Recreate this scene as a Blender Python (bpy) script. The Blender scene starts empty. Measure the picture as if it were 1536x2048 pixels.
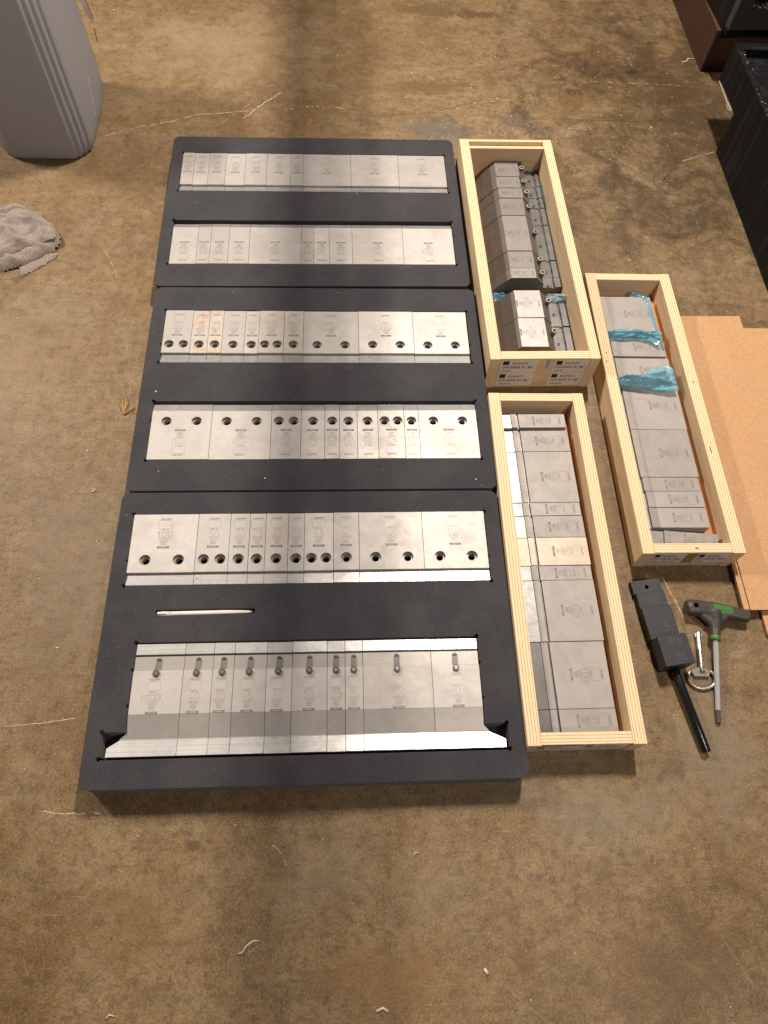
import bpy, bmesh, math, random
from mathutils import Vector, Matrix, noise
random.seed(7)
S = bpy.context.scene
COL = S.collection
MM = 0.001
rad = math.radians

# ------------------------------------------------------------ camera, world, lamps
cam = bpy.data.objects.new('camera', bpy.data.cameras.new('camera'))
COL.objects.link(cam)
cam.location = (0.35144, -0.10707, 1.04248)
cam.rotation_euler = (rad(27.02493), rad(-2.50999), rad(-1.84709))
cam.data.sensor_fit = 'AUTO'
cam.data.sensor_width = 36.0
cam.data.lens = 1418.1 / 2048 * 36.0
cam.data.clip_start = 0.01
cam.data.clip_end = 100
S.camera = cam

W = bpy.data.worlds.new("World"); S.world = W; W.use_nodes = True
bg = W.node_tree.nodes['Background']
bg.inputs[0].default_value = (1.0, 0.87, 0.74, 1); bg.inputs[1].default_value = 0.065

def lamp(name, loc, target, size, energy, col, shape='DISK', size_y=None):
    l = bpy.data.lights.new(name, 'AREA'); l.shape = shape; l.size = size
    if size_y: l.size_y = size_y
    l.energy = energy; l.color = col
    o = bpy.data.objects.new(name, l); COL.objects.link(o); o.location = loc
    d = Vector(target) - Vector(loc)
    o.rotation_euler = d.to_track_quat('-Z', 'Y').to_euler()
    return o
def tube_lamp(loc, target, sx, sy, energy, col):
    o = lamp('ceiling_lamp', loc, target, sx, energy, col, 'RECTANGLE', sy)
    # keep the long side of the fitting in the plane of world Y
    z = (Vector(loc) - Vector(target)).normalized(); x = Vector((0, 1, 0)).cross(z).normalized(); y = z.cross(x)
    o.rotation_euler = Matrix((x, y, z)).transposed().to_euler(); return o
tube_lamp((0.94, 1.85, 2.60), (0.40, 0.55, 0), 0.07, 0.36, 106, (1.0, 0.90, 0.79))
tube_lamp((1.35, -1.00, 2.15), (0.5, 0.8, 0), 0.14, 0.40, 20, (1.0, 0.92, 0.87))
tube_lamp((-1.75, 1.75, 1.95), (0.5, 0.6, 0), 0.14, 0.40, 66, (1.0, 0.91, 0.82))

S.view_settings.view_transform = 'Standard'; S.view_settings.look = 'None'
S.view_settings.exposure = 0.0; S.view_settings.gamma = 1.0

# ------------------------------------------------------------ material helpers
MATS = {}
class NT:
    def __init__(s, name):
        m = bpy.data.materials.new(name); m.use_nodes = True
        s.m = m; s.t = m.node_tree; s.n = s.t.nodes; s.b = s.n['Principled BSDF']
        s.tc = s.n.new('ShaderNodeTexCoord'); MATS[name] = m
    def link(s, a, b): s.t.links.new(a, b)
    def map(s, scale=(1, 1, 1), rot=(0, 0, 0), loc=(0, 0, 0), src=None):
        k = s.n.new('ShaderNodeMapping'); k.inputs['Scale'].default_value = scale
        k.inputs['Rotation'].default_value = rot; k.inputs['Location'].default_value = loc
        s.link(src or s.tc.outputs['Object'], k.inputs['Vector']); return k.outputs[0]
    def noise(s, scale, detail=4, rough=0.55, vec=None, dist=0.0):
        k = s.n.new('ShaderNodeTexNoise'); k.inputs['Scale'].default_value = scale
        k.inputs['Detail'].default_value = detail; k.inputs['Roughness'].default_value = rough
        k.inputs['Distortion'].default_value = dist
        s.link(vec or s.tc.outputs['Object'], k.inputs['Vector']); return k.outputs['Fac']
    def ramp(s, fac, stops, interp='LINEAR'):
        k = s.n.new('ShaderNodeValToRGB'); k.color_ramp.interpolation = interp
        e = k.color_ramp.elements
        while len(e) < len(stops): e.new(0.5)
        for i, (p, c) in enumerate(stops):
            e[i].position = p
            if not hasattr(c, '__len__'): c = (c, c, c)
            e[i].color = (*c, 1)
        s.link(fac, k.inputs[0]); return k.outputs[0]
    def mix(s, a, b, fac, mode='MIX'):
        k = s.n.new('ShaderNodeMix'); k.data_type = 'RGBA'; k.blend_type = mode
        for v, i in ((fac, 0), (a, 6), (b, 7)):
            if hasattr(v, 'is_linked') or hasattr(v, 'links'): s.link(v, k.inputs[i])
            elif i == 0: k.inputs[0].default_value = v
            else: k.inputs[i].default_value = (*v, 1)
        return k.outputs[2]
    def math(s, op, a, b=0.0, c=None):
        k = s.n.new('ShaderNodeMath'); k.operation = op
        for i, v in enumerate((a, b, c)):
            if v is None: continue
            if hasattr(v, 'links'): s.link(v, k.inputs[i])
            else: k.inputs[i].default_value = v
        return k.outputs[0]
    def bump(s, h, strength=0.3, dist=0.001, normal=None):
        k = s.n.new('ShaderNodeBump'); k.inputs['Strength'].default_value = strength
        k.inputs['Distance'].default_value = dist; s.link(h, k.inputs['Height'])
        if normal: s.link(normal, k.inputs['Normal'])
        s.link(k.outputs[0], s.b.inputs['Normal']); return k.outputs[0]
    def set(s, **kw):
        for k, v in kw.items():
            k = {'col': 'Base Color', 'rough': 'Roughness', 'metal': 'Metallic', 'spec': 'Specular IOR Level', 'trans': 'Transmission Weight', 'alpha': 'Alpha', 'coat': 'Coat Weight', 'sheen': 'Sheen Weight'}[k]
            i = s.b.inputs[k]
            if hasattr(v, 'links'): s.link(v, i)
            elif hasattr(v, '__len__'): i.default_value = (*v, 1)
            else: i.default_value = v
        return s
    def rnd(s):
        if not hasattr(s, '_oi'): s._oi = s.n.new('ShaderNodeObjectInfo')
        return s._oi.outputs['Random']
    def geo(s, name='Position'):
        if not hasattr(s, '_ge'): s._ge = s.n.new('ShaderNodeNewGeometry')
        return s._ge.outputs[name]

def simple(name, col, rough=0.5, metal=0.0, nscale=300, var=0.25, bump=0.0, spec=0.5):
    t = NT(name)
    f = t.noise(nscale, 3)
    c = t.mix(tuple(x * (1 - var) for x in col), tuple(min(1, x * (1 + var)) for x in col), f)
    t.set(col=c, rough=rough, metal=metal, spec=spec)
    if bump: t.bump(f, bump, 0.0006)
    return t.m

def steel(name, a, b, rough, metal, axis='x', streak=0.35, smudge=0.5, stain=None, stain_amt=0.0, blot=40):
    """ground or milled steel: colour clouds, fine lay lines along one axis"""
    t = NT(name)
    P = t.geo()
    cloud = t.noise(blot, 5, 0.6, vec=P, dist=0.6)
    fine = t.noise(420, 2, 0.5, vec=P)
    sc = (6, 900, 900) if axis == 'x' else (900, 6, 900)
    lay = t.noise(1.0, 2, 0.6, vec=t.map(sc, src=P))
    m = t.ramp(cloud, [(0.36, 0.0), (0.64, 1.0)])
    c = t.mix(a, b, m)
    r = t.math('MULTIPLY_ADD', t.rnd(), 0.16, 0.92)
    v = t.n.new('ShaderNodeVectorMath'); v.operation = 'SCALE'; t.link(c, v.inputs[0]); t.link(r, v.inputs['Scale'])
    c = t.mix(v.outputs[0], (0.25, 0.22, 0.2), t.math('MULTIPLY', t.ramp(lay, [(0.5, 0), (0.8, 1)]), streak))
    # scuffs
    sp = t.noise(95, 6, 0.75, vec=P, dist=1.5)
    c = t.mix(c, (0.17, 0.15, 0.135), t.math('MULTIPLY', t.ramp(sp, [(0.62, 0), (0.72, 1)]), smudge))
    if stain:
        sn = t.noise(120, 6, 0.75, vec=P)
        sn2 = t.noise(26, 3, 0.5, vec=P)
        c = t.mix(c, stain, t.math('MULTIPLY', t.math('MULTIPLY', t.ramp(sn, [(0.47, 0), (0.60, 1)]), t.ramp(sn2, [(0.44, 0), (0.56, 1)])), stain_amt))
    t.set(col=c, metal=metal)
    t.set(rough=t.math('MULTIPLY_ADD', cloud, 0.16, rough - 0.08))
    h = t.math('ADD', t.math('MULTIPLY', lay, 0.7), t.math('MULTIPLY', fine, 0.3))
    t.bump(h, 0.25, 0.0004)
    return t.m

M = {}
M['body'] = steel('ground_steel', (0.475, 0.435, 0.405), (0.405, 0.375, 0.35), 0.48, 0.25, 'x', 0.14, 0.16)
M['body_worn'] = steel('worn_steel', (0.50, 0.455, 0.42), (0.42, 0.385, 0.355), 0.52, 0.18, 'x', 0.08, 0.45)
M['tip'] = steel('milled_tip_steel', (0.60, 0.585, 0.57), (0.44, 0.43, 0.42), 0.35, 0.62, 'x', 0.6, 0.25, blot=55)
M['slope'] = steel('ground_slope_steel', (0.42, 0.385, 0.355), (0.36, 0.33, 0.305), 0.38, 0.35, 'x', 0.2, 0.12)
M['rusty'] = steel('rust_stained_steel', (0.48, 0.43, 0.38), (0.42, 0.37, 0.33), 0.52, 0.25, 'x', 0.1, 0.2, (0.50, 0.24, 0.08), 0.8, blot=60)
M['speck'] = steel('speckled_steel', (0.48, 0.43, 0.39), (0.41, 0.37, 0.33), 0.5, 0.3, 'x', 0.1, 0.6, (0.36, 0.2, 0.11), 0.15)
M['ybody'] = steel('crate_steel', (0.32, 0.285, 0.262), (0.285, 0.255, 0.235), 0.55, 0.15, 'y', 0.06, 0.14)
M['ytan'] = steel('yellowed_steel', (0.41, 0.345, 0.265), (0.365, 0.31, 0.25), 0.48, 0.4, 'y', 0.1, 0.15)
M['ydark'] = steel('coated_punch_steel', (0.155, 0.131, 0.115), (0.13, 0.112, 0.10), 0.5, 0.3, 'y', 0.05, 0.05)
M['ytop'] = steel('coated_punch_top', (0.235, 0.208, 0.19), (0.20, 0.178, 0.165), 0.5, 0.3, 'y', 0.05, 0.08)
M['ytang'] = steel('bright_tang_steel', (0.38, 0.37, 0.36), (0.28, 0.275, 0.27), 0.42, 0.35, 'y', 0.35, 0.3, blot=70)
M['ytangdark'] = steel('grey_tang_steel', (0.19, 0.18, 0.175), (0.13, 0.125, 0.12), 0.40, 0.5, 'y', 0.3, 0.2)
M['bore'] = simple('bore_steel', (0.33, 0.30, 0.275), 0.4, 0.3)
M['mark'] = simple('laser_mark', (0.16, 0.14, 0.125), 0.7, var=0.1)
M['mark_soft'] = simple('soft_laser_mark', (0.20, 0.175, 0.16), 0.7, var=0.1)
M['mark_crate'] = simple('crate_laser_mark', (0.17, 0.15, 0.135), 0.7, var=0.1)
M['mark_faint'] = simple('faint_laser_mark', (0.31, 0.28, 0.255), 0.6, 0.2, var=0.1)
M['bar'] = simple('laser_bar', (0.15, 0.135, 0.125), 0.7, var=0.1)
M['bar_text'] = simple('bar_lettering', (0.50, 0.46, 0.43), 0.6, var=0.1)
M['slot'] = simple('slot_steel', (0.17, 0.16, 0.15), 0.45, 0.3)
M['button'] = simple('button_steel', (0.12, 0.108, 0.10), 0.35, 0.5)
M['screw'] = simple('screw_steel', (0.55, 0.52, 0.5), 0.3, 0.9)
M['black'] = simple('black_recess', (0.008, 0.008, 0.008), 0.9)
M['print'] = simple('black_print', (0.012, 0.012, 0.012), 0.7)
M['sticker'] = simple('sticker_paper', (0.66, 0.62, 0.58), 0.6, var=0.05, nscale=40)
M['chip'] = simple('pale_wood_chip', (0.60, 0.52, 0.40), 0.8)
M['splinter'] = simple('grey_wood_splinter', (0.42, 0.37, 0.29), 0.8)
M['leaf'] = simple('dry_leaf', (0.33, 0.20, 0.065), 0.8)
M['pen'] = simple('ivory_plastic', (0.72, 0.66, 0.56), 0.35, var=0.04)
M['blackpl'] = simple('black_plastic_grip', (0.021, 0.020, 0.024), 0.5, nscale=900, bump=0.3)
M['rodblack'] = simple('gloss_black_rod', (0.008, 0.008, 0.008), 0.22)
M['grip'] = simple('brown_black_rubber', (0.052, 0.042, 0.036), 0.45, nscale=700, var=0.1, bump=0.1)
M['green'] = simple('green_plastic', (0.055, 0.15, 0.032), 0.4, var=0.15)
M['chrome'] = simple('satin_chrome', (0.66, 0.63, 0.65), 0.28, 0.6, var=0.1)
M['hextip'] = simple('dark_hex_tip', (0.12, 0.10, 0.09), 0.4, 0.6)
M['zinc'] = simple('cast_zinc', (0.50, 0.47, 0.43), 0.35, 0.9, 500, 0.3, 0.5)
M['red'] = simple('red_tape', (0.33, 0.03, 0.02), 0.5)
M['whitelabel'] = simple('white_label', (0.75, 0.7, 0.66), 0.5)

# foam
t = NT('charcoal_foam')
P = t.geo()
a = t.noise(900, 3, 0.75, vec=P); b = t.noise(14, 4, 0.6, vec=P); c2 = t.noise(480, 2, 0.6, vec=P)
c = t.mix((0.016, 0.0150, 0.0185), (0.046, 0.0425, 0.050), t.ramp(a, [(0.3, 0), (0.7, 1)]))
c = t.mix(c, (0.050, 0.046, 0.048), t.math('MULTIPLY', t.ramp(b, [(0.4, 0), (0.65, 1)]), 0.6))
c = t.mix(c, (0.115, 0.108, 0.115), t.math('MULTIPLY', t.ramp(c2, [(0.60, 0), (0.72, 1)]), 0.5))
t.set(col=c, rough=0.85, spec=0.3, sheen=0.12); t.bump(a, 0.6, 0.001); M['foam'] = t.m

# concrete floor
t = NT('stained_concrete')
P = t.geo()
n1 = t.noise(2.2, 6, 0.6, vec=P, dist=0.4); n2 = t.noise(9, 7, 0.68, vec=P, dist=0.5)
n3 = t.noise(70, 6, 0.72, vec=P); n4 = t.noise(330, 4, 0.75, vec=P); n5 = t.noise(25, 6, 0.7, vec=t.map((1, 1, 1), loc=(5, 3, 0), src=P), dist=1.0)
n6 = t.noise(1, 6, 0.7, vec=t.map((9, 40, 1), rot=(0, 0, 0.25), src=P), dist=0.6)
n7 = t.noise(1, 3, 0.6, vec=t.map((14, 420, 1), rot=(0, 0, 0.5), src=P), dist=0.3)
n8 = t.noise(1, 3, 0.6, vec=t.map((420, 16, 1), rot=(0, 0, 0.3), src=P), dist=0.3)
n9 = t.noise(28, 8, 0.72, vec=P, dist=0.3)
c = t.mix((0.190, 0.112, 0.047), (0.285, 0.192, 0.100), t.ramp(n1, [(0.38, 0), (0.62, 1)]))
c = t.mix(c, (0.325, 0.245, 0.155), t.math('MULTIPLY', t.ramp(n2, [(0.46, 0), (0.66, 1)]), 0.52))
c = t.mix(c, (0.240, 0.145, 0.045), t.math('MULTIPLY', t.ramp(n5, [(0.50, 0), (0.64, 1)]), 0.5))
c = t.mix(c, (0.115, 0.076, 0.040), t.math('MULTIPLY', t.ramp(n6, [(0.50, 0), (0.64, 1)]), 0.36))
c = t.mix(c, (0.090, 0.058, 0.032), t.math('MULTIPLY', t.ramp(n9, [(0.50, 0), (0.62, 1)]), 0.34))
c = t.mix(c, (0.385, 0.300, 0.200), t.math('MULTIPLY', t.ramp(n9, [(0.36, 1), (0.46, 0)]), 0.30))
c = t.mix(c, (0.080, 0.052, 0.030), t.math('MULTIPLY', t.ramp(n3, [(0.50, 0), (0.60, 1)]), 0.50))
c = t.mix(c, (0.43, 0.34, 0.23), t.math('MULTIPLY', t.ramp(n7, [(0.63, 0), (0.70, 1)]), 0.35))
c = t.mix(c, (0.075, 0.050, 0.028), t.math('MULTIPLY', t.ramp(n8, [(0.63, 0), (0.70, 1)]), 0.40))
c = t.mix(c, (0.07, 0.045, 0.026), t.math('MULTIPLY', t.ramp(n4, [(0.52, 0), (0.60, 1)]), 0.48))
c = t.mix(c, (0.50, 0.40, 0.28), t.math('MULTIPLY', t.ramp(n4, [(0.36, 1), (0.44, 0)]), 0.42))
sep = t.n.new('ShaderNodeSeparateXYZ'); t.link(P, sep.inputs[0])
wob = t.noise(11, 8, 0.72, vec=P, dist=0.8)
wobs = t.math('ADD', t.math('MULTIPLY_ADD', wob, 3.4, -1.7), t.math('MULTIPLY_ADD', t.noise(60, 6, 0.75, vec=P), 1.5, -0.75))
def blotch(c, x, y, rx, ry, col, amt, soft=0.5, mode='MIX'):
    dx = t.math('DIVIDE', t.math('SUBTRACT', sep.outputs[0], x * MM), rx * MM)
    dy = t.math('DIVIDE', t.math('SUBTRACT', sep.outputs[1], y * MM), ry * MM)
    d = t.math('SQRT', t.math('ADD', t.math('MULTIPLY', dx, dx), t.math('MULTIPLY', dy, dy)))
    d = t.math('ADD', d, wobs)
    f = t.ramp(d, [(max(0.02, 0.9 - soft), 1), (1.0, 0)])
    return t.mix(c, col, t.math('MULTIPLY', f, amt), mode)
# spills and worn patches, with some shade painted in right of the tall crate
for a_ in [(600, 1890, 120, 45, (0.10, 0.06, 0.022), 0.6, 0.4), (700, 1870, 60, 25, (0.09, 0.05, 0.018), 0.8, 0.3),
           (560, 1560, 110, 30, (0.13, 0.075, 0.022), 0.6, 0.4), (570, 1400, 80, 60, (0.13, 0.12, 0.11), 0.75, 0.35), (930, 1500, 160, 70, (0.24, 0.15, 0.045), 0.55, 0.6),
           (760, 1440, 60, 45, (0.10, 0.085, 0.07), 0.55, 0.5), (1010, 1640, 120, 45, (0.12, 0.07, 0.035), 0.7, 0.4), (1065, 1640, 16, 10, (0.04, 0.015, 0.008), 0.9, 0.3),
           (900, 1560, 30, 20, (0.08, 0.05, 0.03), 0.7, 0.4), (1010, 1180, 170, 160, (0.085, 0.055, 0.028), 0.5, 0.7), (146, -66, 13, 12, (0.11, 0.068, 0.04), 0.9, 0.2),
           (80, -150, 120, 60, (0.20, 0.12, 0.045), 0.4, 0.8), (420, -220, 140, 50, (0.22, 0.12, 0.035), 0.5, 0.6), (720, -230, 190, 90, (0.18, 0.105, 0.045), 0.45, 0.8),
           (300, -100, 100, 60, (0.32, 0.27, 0.195), 0.28, 0.85), (460, -130, 60, 60, (0.31, 0.265, 0.20), 0.3, 0.85), (-240, 700, 150, 180, (0.36, 0.26, 0.165), 0.35, 0.85),
           (-170, 850, 120, 70, (0.26, 0.215, 0.16), 0.3, 0.8), (-70, 330, 90, 200, (0.20, 0.155, 0.11), 0.5, 0.6), (50, 1700, 300, 200, (0.36, 0.275, 0.185), 0.55, 0.8),
           (700, -40, 160, 60, (0.23, 0.20, 0.155), 0.45, 0.6), (880, 60, 60, 150, (0.23, 0.195, 0.15), 0.5, 0.6)]:
    c = blotch(c, *a_)
# far right: dirt with shade painted in; then darker patches at the near corners
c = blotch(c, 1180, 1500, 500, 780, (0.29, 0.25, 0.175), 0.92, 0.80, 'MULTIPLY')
c = blotch(c, 860, -260, 330, 190, (0.66, 0.62, 0.56), 0.8, 0.8, 'MULTIPLY')
c = blotch(c, -80, -240, 200, 220, (0.72, 0.66, 0.58), 0.8, 0.8, 'MULTIPLY')
n10 = t.noise(900, 3, 0.8, vec=P)
c = t.mix(c, (0.055, 0.035, 0.02), t.math('MULTIPLY', t.ramp(n10, [(0.54, 0), (0.64, 1)]), 0.5))
c = t.mix(c, (0.50, 0.40, 0.27), t.math('MULTIPLY', t.ramp(n10, [(0.36, 1), (0.45, 0)]), 0.45))
c = t.mix(c, (0.85, 0.81, 0.735), 1.0, 'MULTIPLY')
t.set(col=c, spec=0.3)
t.set(rough=t.math('MULTIPLY_ADD', n2, 0.35, 0.36))
hh = t.math('ADD', t.math('MULTIPLY', n3, 0.6), t.math('MULTIPLY', n4, 0.35)); t.bump(hh, 0.2, 0.0008)
M['floor'] = t.m

# plywood: faces with grain, edges with plies (axis = thickness axis in local space)
def ply_edge(name, axis):
    t = NT(name); O = t.tc.outputs['Object']
    sep = t.n.new('ShaderNodeSeparateXYZ'); t.link(O, sep.inputs[0])
    th = sep.outputs[0 if axis == 'x' else 1]
    wobm = t.map((3, 30, 3) if axis == 'y' else (30, 3, 3), src=O)
    w = t.noise(4, 3, vec=O)
    v = t.math('ADD', t.math('MULTIPLY', th, 1 / (4.3 * MM)), t.math('ADD', t.math('MULTIPLY', w, 0.6), t.math('MULTIPLY', t.rnd(), 1.0)))
    s = t.math('SINE', t.math('MULTIPLY', v, 2 * math.pi))
    fib = t.noise(1, 4, 0.7, vec=t.map((900, 120, 300) if axis == 'x' else (120, 900, 300), src=O))
    end = t.noise(700, 3, 0.7, vec=O)
    lt = t.mix((0.68, 0.51, 0.30), (0.82, 0.66, 0.44), fib)
    dk = t.mix((0.40, 0.25, 0.12), (0.66, 0.47, 0.26), t.ramp(end, [(0.44, 0), (0.62, 1)]))
    c = t.mix(dk, lt, t.ramp(t.math('MULTIPLY_ADD', s, 0.5, 0.5), [(0.10, 0), (0.26, 1)]))
    ln = t.ramp(t.math('ABSOLUTE', t.math('SUBTRACT', s, 0.1)), [(0.0, 1), (0.28, 0)])
    
    t.set(col=c, rough=0.75, spec=0.25); t.bump(end, 0.3, 0.0006); return t.m
def ply_face(name, axis, a, b, kx=1.0):
    t = NT(name); O = t.tc.outputs['Object']
    g = t.noise(1, 5, 0.65, vec=t.map((260, 8, 160) if axis == 'y' else (8, 260, 160), src=O), dist=0.4)
    g2 = t.noise(7, 5, 0.6, vec=t.map((4, 1, 4) if axis == 'y' else (1, 4, 4), src=O), dist=1.6)
    c = t.mix(a, b, t.ramp(g, [(0.3, 0), (0.7, 1)]))
    c = t.mix(c, tuple(x * 0.62 for x in a), t.math('MULTIPLY', t.ramp(g2, [(0.52, 0), (0.7, 1)]), 0.45 * kx))
    sp = t.noise(160, 4, 0.8, vec=O)
    c = t.mix(c, (0.16, 0.09, 0.035), t.math('MULTIPLY', t.ramp(sp, [(0.70, 0), (0.76, 1)]), 0.6))
    t.set(col=c, rough=0.6, spec=0.3); t.bump(g, 0.15, 0.0005); return t.m
M['edge_x'] = ply_edge('plywood_edge_side', 'x'); M['edge_y'] = ply_edge('plywood_edge_end', 'y')
M['ply_y'] = ply_face('plywood_face_side', 'y', (0.62, 0.44, 0.25), (0.78, 0.59, 0.37))
M['ply_x'] = ply_face('plywood_face_end', 'x', (0.58, 0.43, 0.27), (0.70, 0.54, 0.36))
M['liner'] = ply_face('orange_hardboard', 'y', (0.50, 0.21, 0.07), (0.60, 0.27, 0.10))
t = NT('hardboard_sheet'); P = t.geo()
g = t.noise(260, 5, 0.7, vec=P, dist=1.0); g2 = t.noise(10, 3, vec=P)
c = t.mix((0.42, 0.235, 0.11), (0.56, 0.34, 0.18), t.ramp(g, [(0.35, 0), (0.62, 1)]))
c = t.mix(c, (0.47, 0.23, 0.085), t.math('MULTIPLY', g2, 0.5))
sp = t.noise(380, 3, 0.8, vec=P); c = t.mix(c, (0.20, 0.09, 0.03), t.math('MULTIPLY', t.ramp(sp, [(0.64, 0), (0.70, 1)]), 0.6))
t.set(col=c, rough=0.55, spec=0.35); t.bump(g, 0.1, 0.0005); M['mdf'] = t.m
M['mdf_edge'] = simple('hardboard_cut_edge', (0.30, 0.15, 0.06), 0.8)
# blue film
t = NT('blue_film'); g = t.noise(45, 4, vec=t.geo())
t.set(col=t.mix((0.09, 0.40, 0.56), (0.28, 0.66, 0.80), g), rough=0.14, trans=0.3, spec=0.7, alpha=0.74)
M['film'] = t.m
# cloth
t = NT('terry_cloth'); P = t.geo()
a = t.noise(420, 4, 0.8, vec=P); b = t.noise(30, 4, vec=P)
c = t.mix((0.11, 0.085, 0.065), (0.42, 0.355, 0.295), t.ramp(a, [(0.38, 0), (0.64, 1)]))
c = t.mix(c, (0.40, 0.30, 0.25), t.math('MULTIPLY', b, 0.35))
t.set(col=c, rough=0.95, spec=0.1, sheen=0.3); t.bump(a, 1.0, 0.0022); M['cloth'] = t.m
# jerrycan
t = NT('grey_polyethylene'); g = t.noise(6, 4, vec=t.geo()); g3 = t.noise(1200, 2, vec=t.geo())
t.set(col=t.mix((0.41, 0.405, 0.43), (0.44, 0.43, 0.45), g), rough=0.42, spec=0.4); t.bump(g3, 0.12, 0.0004)
tr = t.n.new('ShaderNodeBsdfTranslucent'); tr.inputs[0].default_value = (0.50, 0.49, 0.50, 1)
mx = t.n.new('ShaderNodeMixShader'); mx.inputs[0].default_value = 0.40
t.link(t.b.outputs[0], mx.inputs[1]); t.link(tr.outputs[0], mx.inputs[2]); t.link(mx.outputs[0], t.n['Material Output'].inputs['Surface']); M['hdpe'] = t.m
M['hdpe_mark'] = simple('scuffed_polyethylene', (0.42, 0.41, 0.42), 0.6)
# black crates, rusty steel
t = NT('scuffed_black_plastic'); P = t.geo()
g = t.noise(1, 5, 0.7, vec=t.map((30, 30, 5), rot=(0.5, 0.3, 0), src=P), dist=0.7); g2 = t.noise(80, 5, 0.8, vec=P)
c = t.mix((0.006, 0.006, 0.007), (0.028, 0.026, 0.028), t.ramp(g, [(0.5, 0), (0.75, 1)]))
c = t.mix(c, (0.30, 0.26, 0.20), t.math('MULTIPLY', t.ramp(g2, [(0.69, 0), (0.75, 1)]), 0.7))
t.set(col=c, rough=0.5, spec=0.14); M['crate'] = t.m
t = NT('rusty_brown_steel'); P = t.geo(); g = t.noise(25, 6, 0.7, vec=P); g2 = t.noise(200, 4, 0.7, vec=P)
c = t.mix((0.03, 0.013, 0.008), (0.085, 0.038, 0.022), g); c = t.mix(c, (0.18, 0.10, 0.06), t.math('MULTIPLY', t.ramp(g2, [(0.55, 0), (0.7, 1)]), 0.5))
t.set(col=c, rough=0.7, spec=0.3); M['rust'] = t.m

# ------------------------------------------------------------ mesh helpers (millimetres in, metres out)
class MB:
    def __init__(s): s.v = []; s.f = []; s.m = []
    def add(s, vs, fs, mi=0):
        o = len(s.v); s.v += [tuple(v) for v in vs]
        for f in fs: s.f.append([i + o for i in f]); s.m.append(mi)
    def quad(s, a, b, c, d, mi=0): s.add([a, b, c, d], [(0, 1, 2, 3)], mi)
    def box(s, x0, x1, y0, y1, z0, z1, mi=0, rot=None):
        vs = [(x, y, z) for z in (z0, z1) for y in (y0, y1) for x in (x0, x1)]
        if rot: vs = [rot @ Vector(v) for v in vs]
        s.add(vs, [(0, 2, 3, 1), (4, 5, 7, 6), (0, 1, 5, 4), (2, 6, 7, 3), (0, 4, 6, 2), (1, 3, 7, 5)], mi)
    def loft(s, rings, caps=True, mi=0, closed=True):
        n = len(rings[0]); o = len(s.v)
        for r in rings: s.v += [tuple(p) for p in r]
        for k in range(len(rings) - 1):
            for i in range(n if closed else n - 1):
                j = (i + 1) % n
                s.f.append([o + k * n + i, o + k * n + j, o + (k + 1) * n + j, o + (k + 1) * n + i]); s.m.append(mi)
        if caps and closed:
            s.f.append([o + i for i in range(n)][::-1]); s.m.append(mi)
            s.f.append([o + (len(rings) - 1) * n + i for i in range(n)]); s.m.append(mi)
    def cyl(s, c, r, z0, z1, n=20, mi=0, r2=None, caps=True):
        r2 = r if r2 is None else r2
        s.loft([[(c[0] + rr * math.cos(2 * math.pi * i / n), c[1] + rr * math.sin(2 * math.pi * i / n), z) for i in range(n)] for rr, z in ((r, z0), (r2, z1))], caps, mi)
    def tube(s, pts, r, n=8, mi=0, caps=True, sy=1.0):
        pts = [Vector(p) for p in pts]; rings = []
        rs = r if hasattr(r, '__len__') else [r] * len(pts)
        for i, p in enumerate(pts):
            d = (pts[min(i + 1, len(pts) - 1)] - pts[max(i - 1, 0)]).normalized()
            up = Vector((0, 0, 1)) if abs(d.z) < 0.95 else Vector((0, 1, 0))
            u = d.cross(up).normalized(); w = u.cross(d).normalized()
            rings.append([p + (u * math.cos(2 * math.pi * k / n) + w * math.sin(2 * math.pi * k / n) * sy) * rs[i] for k in range(n)])
        s.loft(rings, caps, mi)
    def mesh(s, name, mats, bevel=0, smooth=False, angle=25, segs=1):
        me = bpy.data.meshes.new(name)
        bm = bmesh.new()
        vs = [bm.verts.new([c * MM for c in v]) for v in s.v]
        for f, mi in zip(s.f, s.m):
            try: bf = bm.faces.new([vs[i] for i in f]); bf.material_index = mi
            except ValueError: pass
        bmesh.ops.remove_doubles(bm, verts=bm.verts, dist=1e-7)
        bmesh.ops.recalc_face_normals(bm, faces=bm.faces)
        if bevel:
            es = [e for e in bm.edges if len(e.link_faces) == 2 and e.calc_face_angle(0) > rad(angle)]
            bmesh.ops.bevel(bm, geom=es, offset=bevel * MM, segments=segs, affect='EDGES', profile=0.5, clamp_overlap=True)
        for f in bm.faces: f.smooth = smooth
        bm.to_mesh(me); bm.free()
        for m in (mats if isinstance(mats, (list, tuple)) else [mats]): me.materials.append(m)
        return me

def link(name, me, parent=None, loc=(0, 0, 0), rz=0.0, rot=None):
    o = bpy.data.objects.new(name, me); COL.objects.link(o)
    o.location = [c * MM for c in loc]; o.rotation_euler = rot or (0, 0, rz)
    if parent: o.parent = parent
    return o
def tag(o, label=None, cat=None, group=None, kind=None):
    for k, v in (('label', label), ('category', cat), ('group', group), ('kind', kind)):
        if v: o[k] = v
    return o
def thing(name, label, cat, loc=(0, 0, 0), rz=0.0, group=None):
    return tag(link(name, None, None, loc, rz), label, cat, group)

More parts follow.
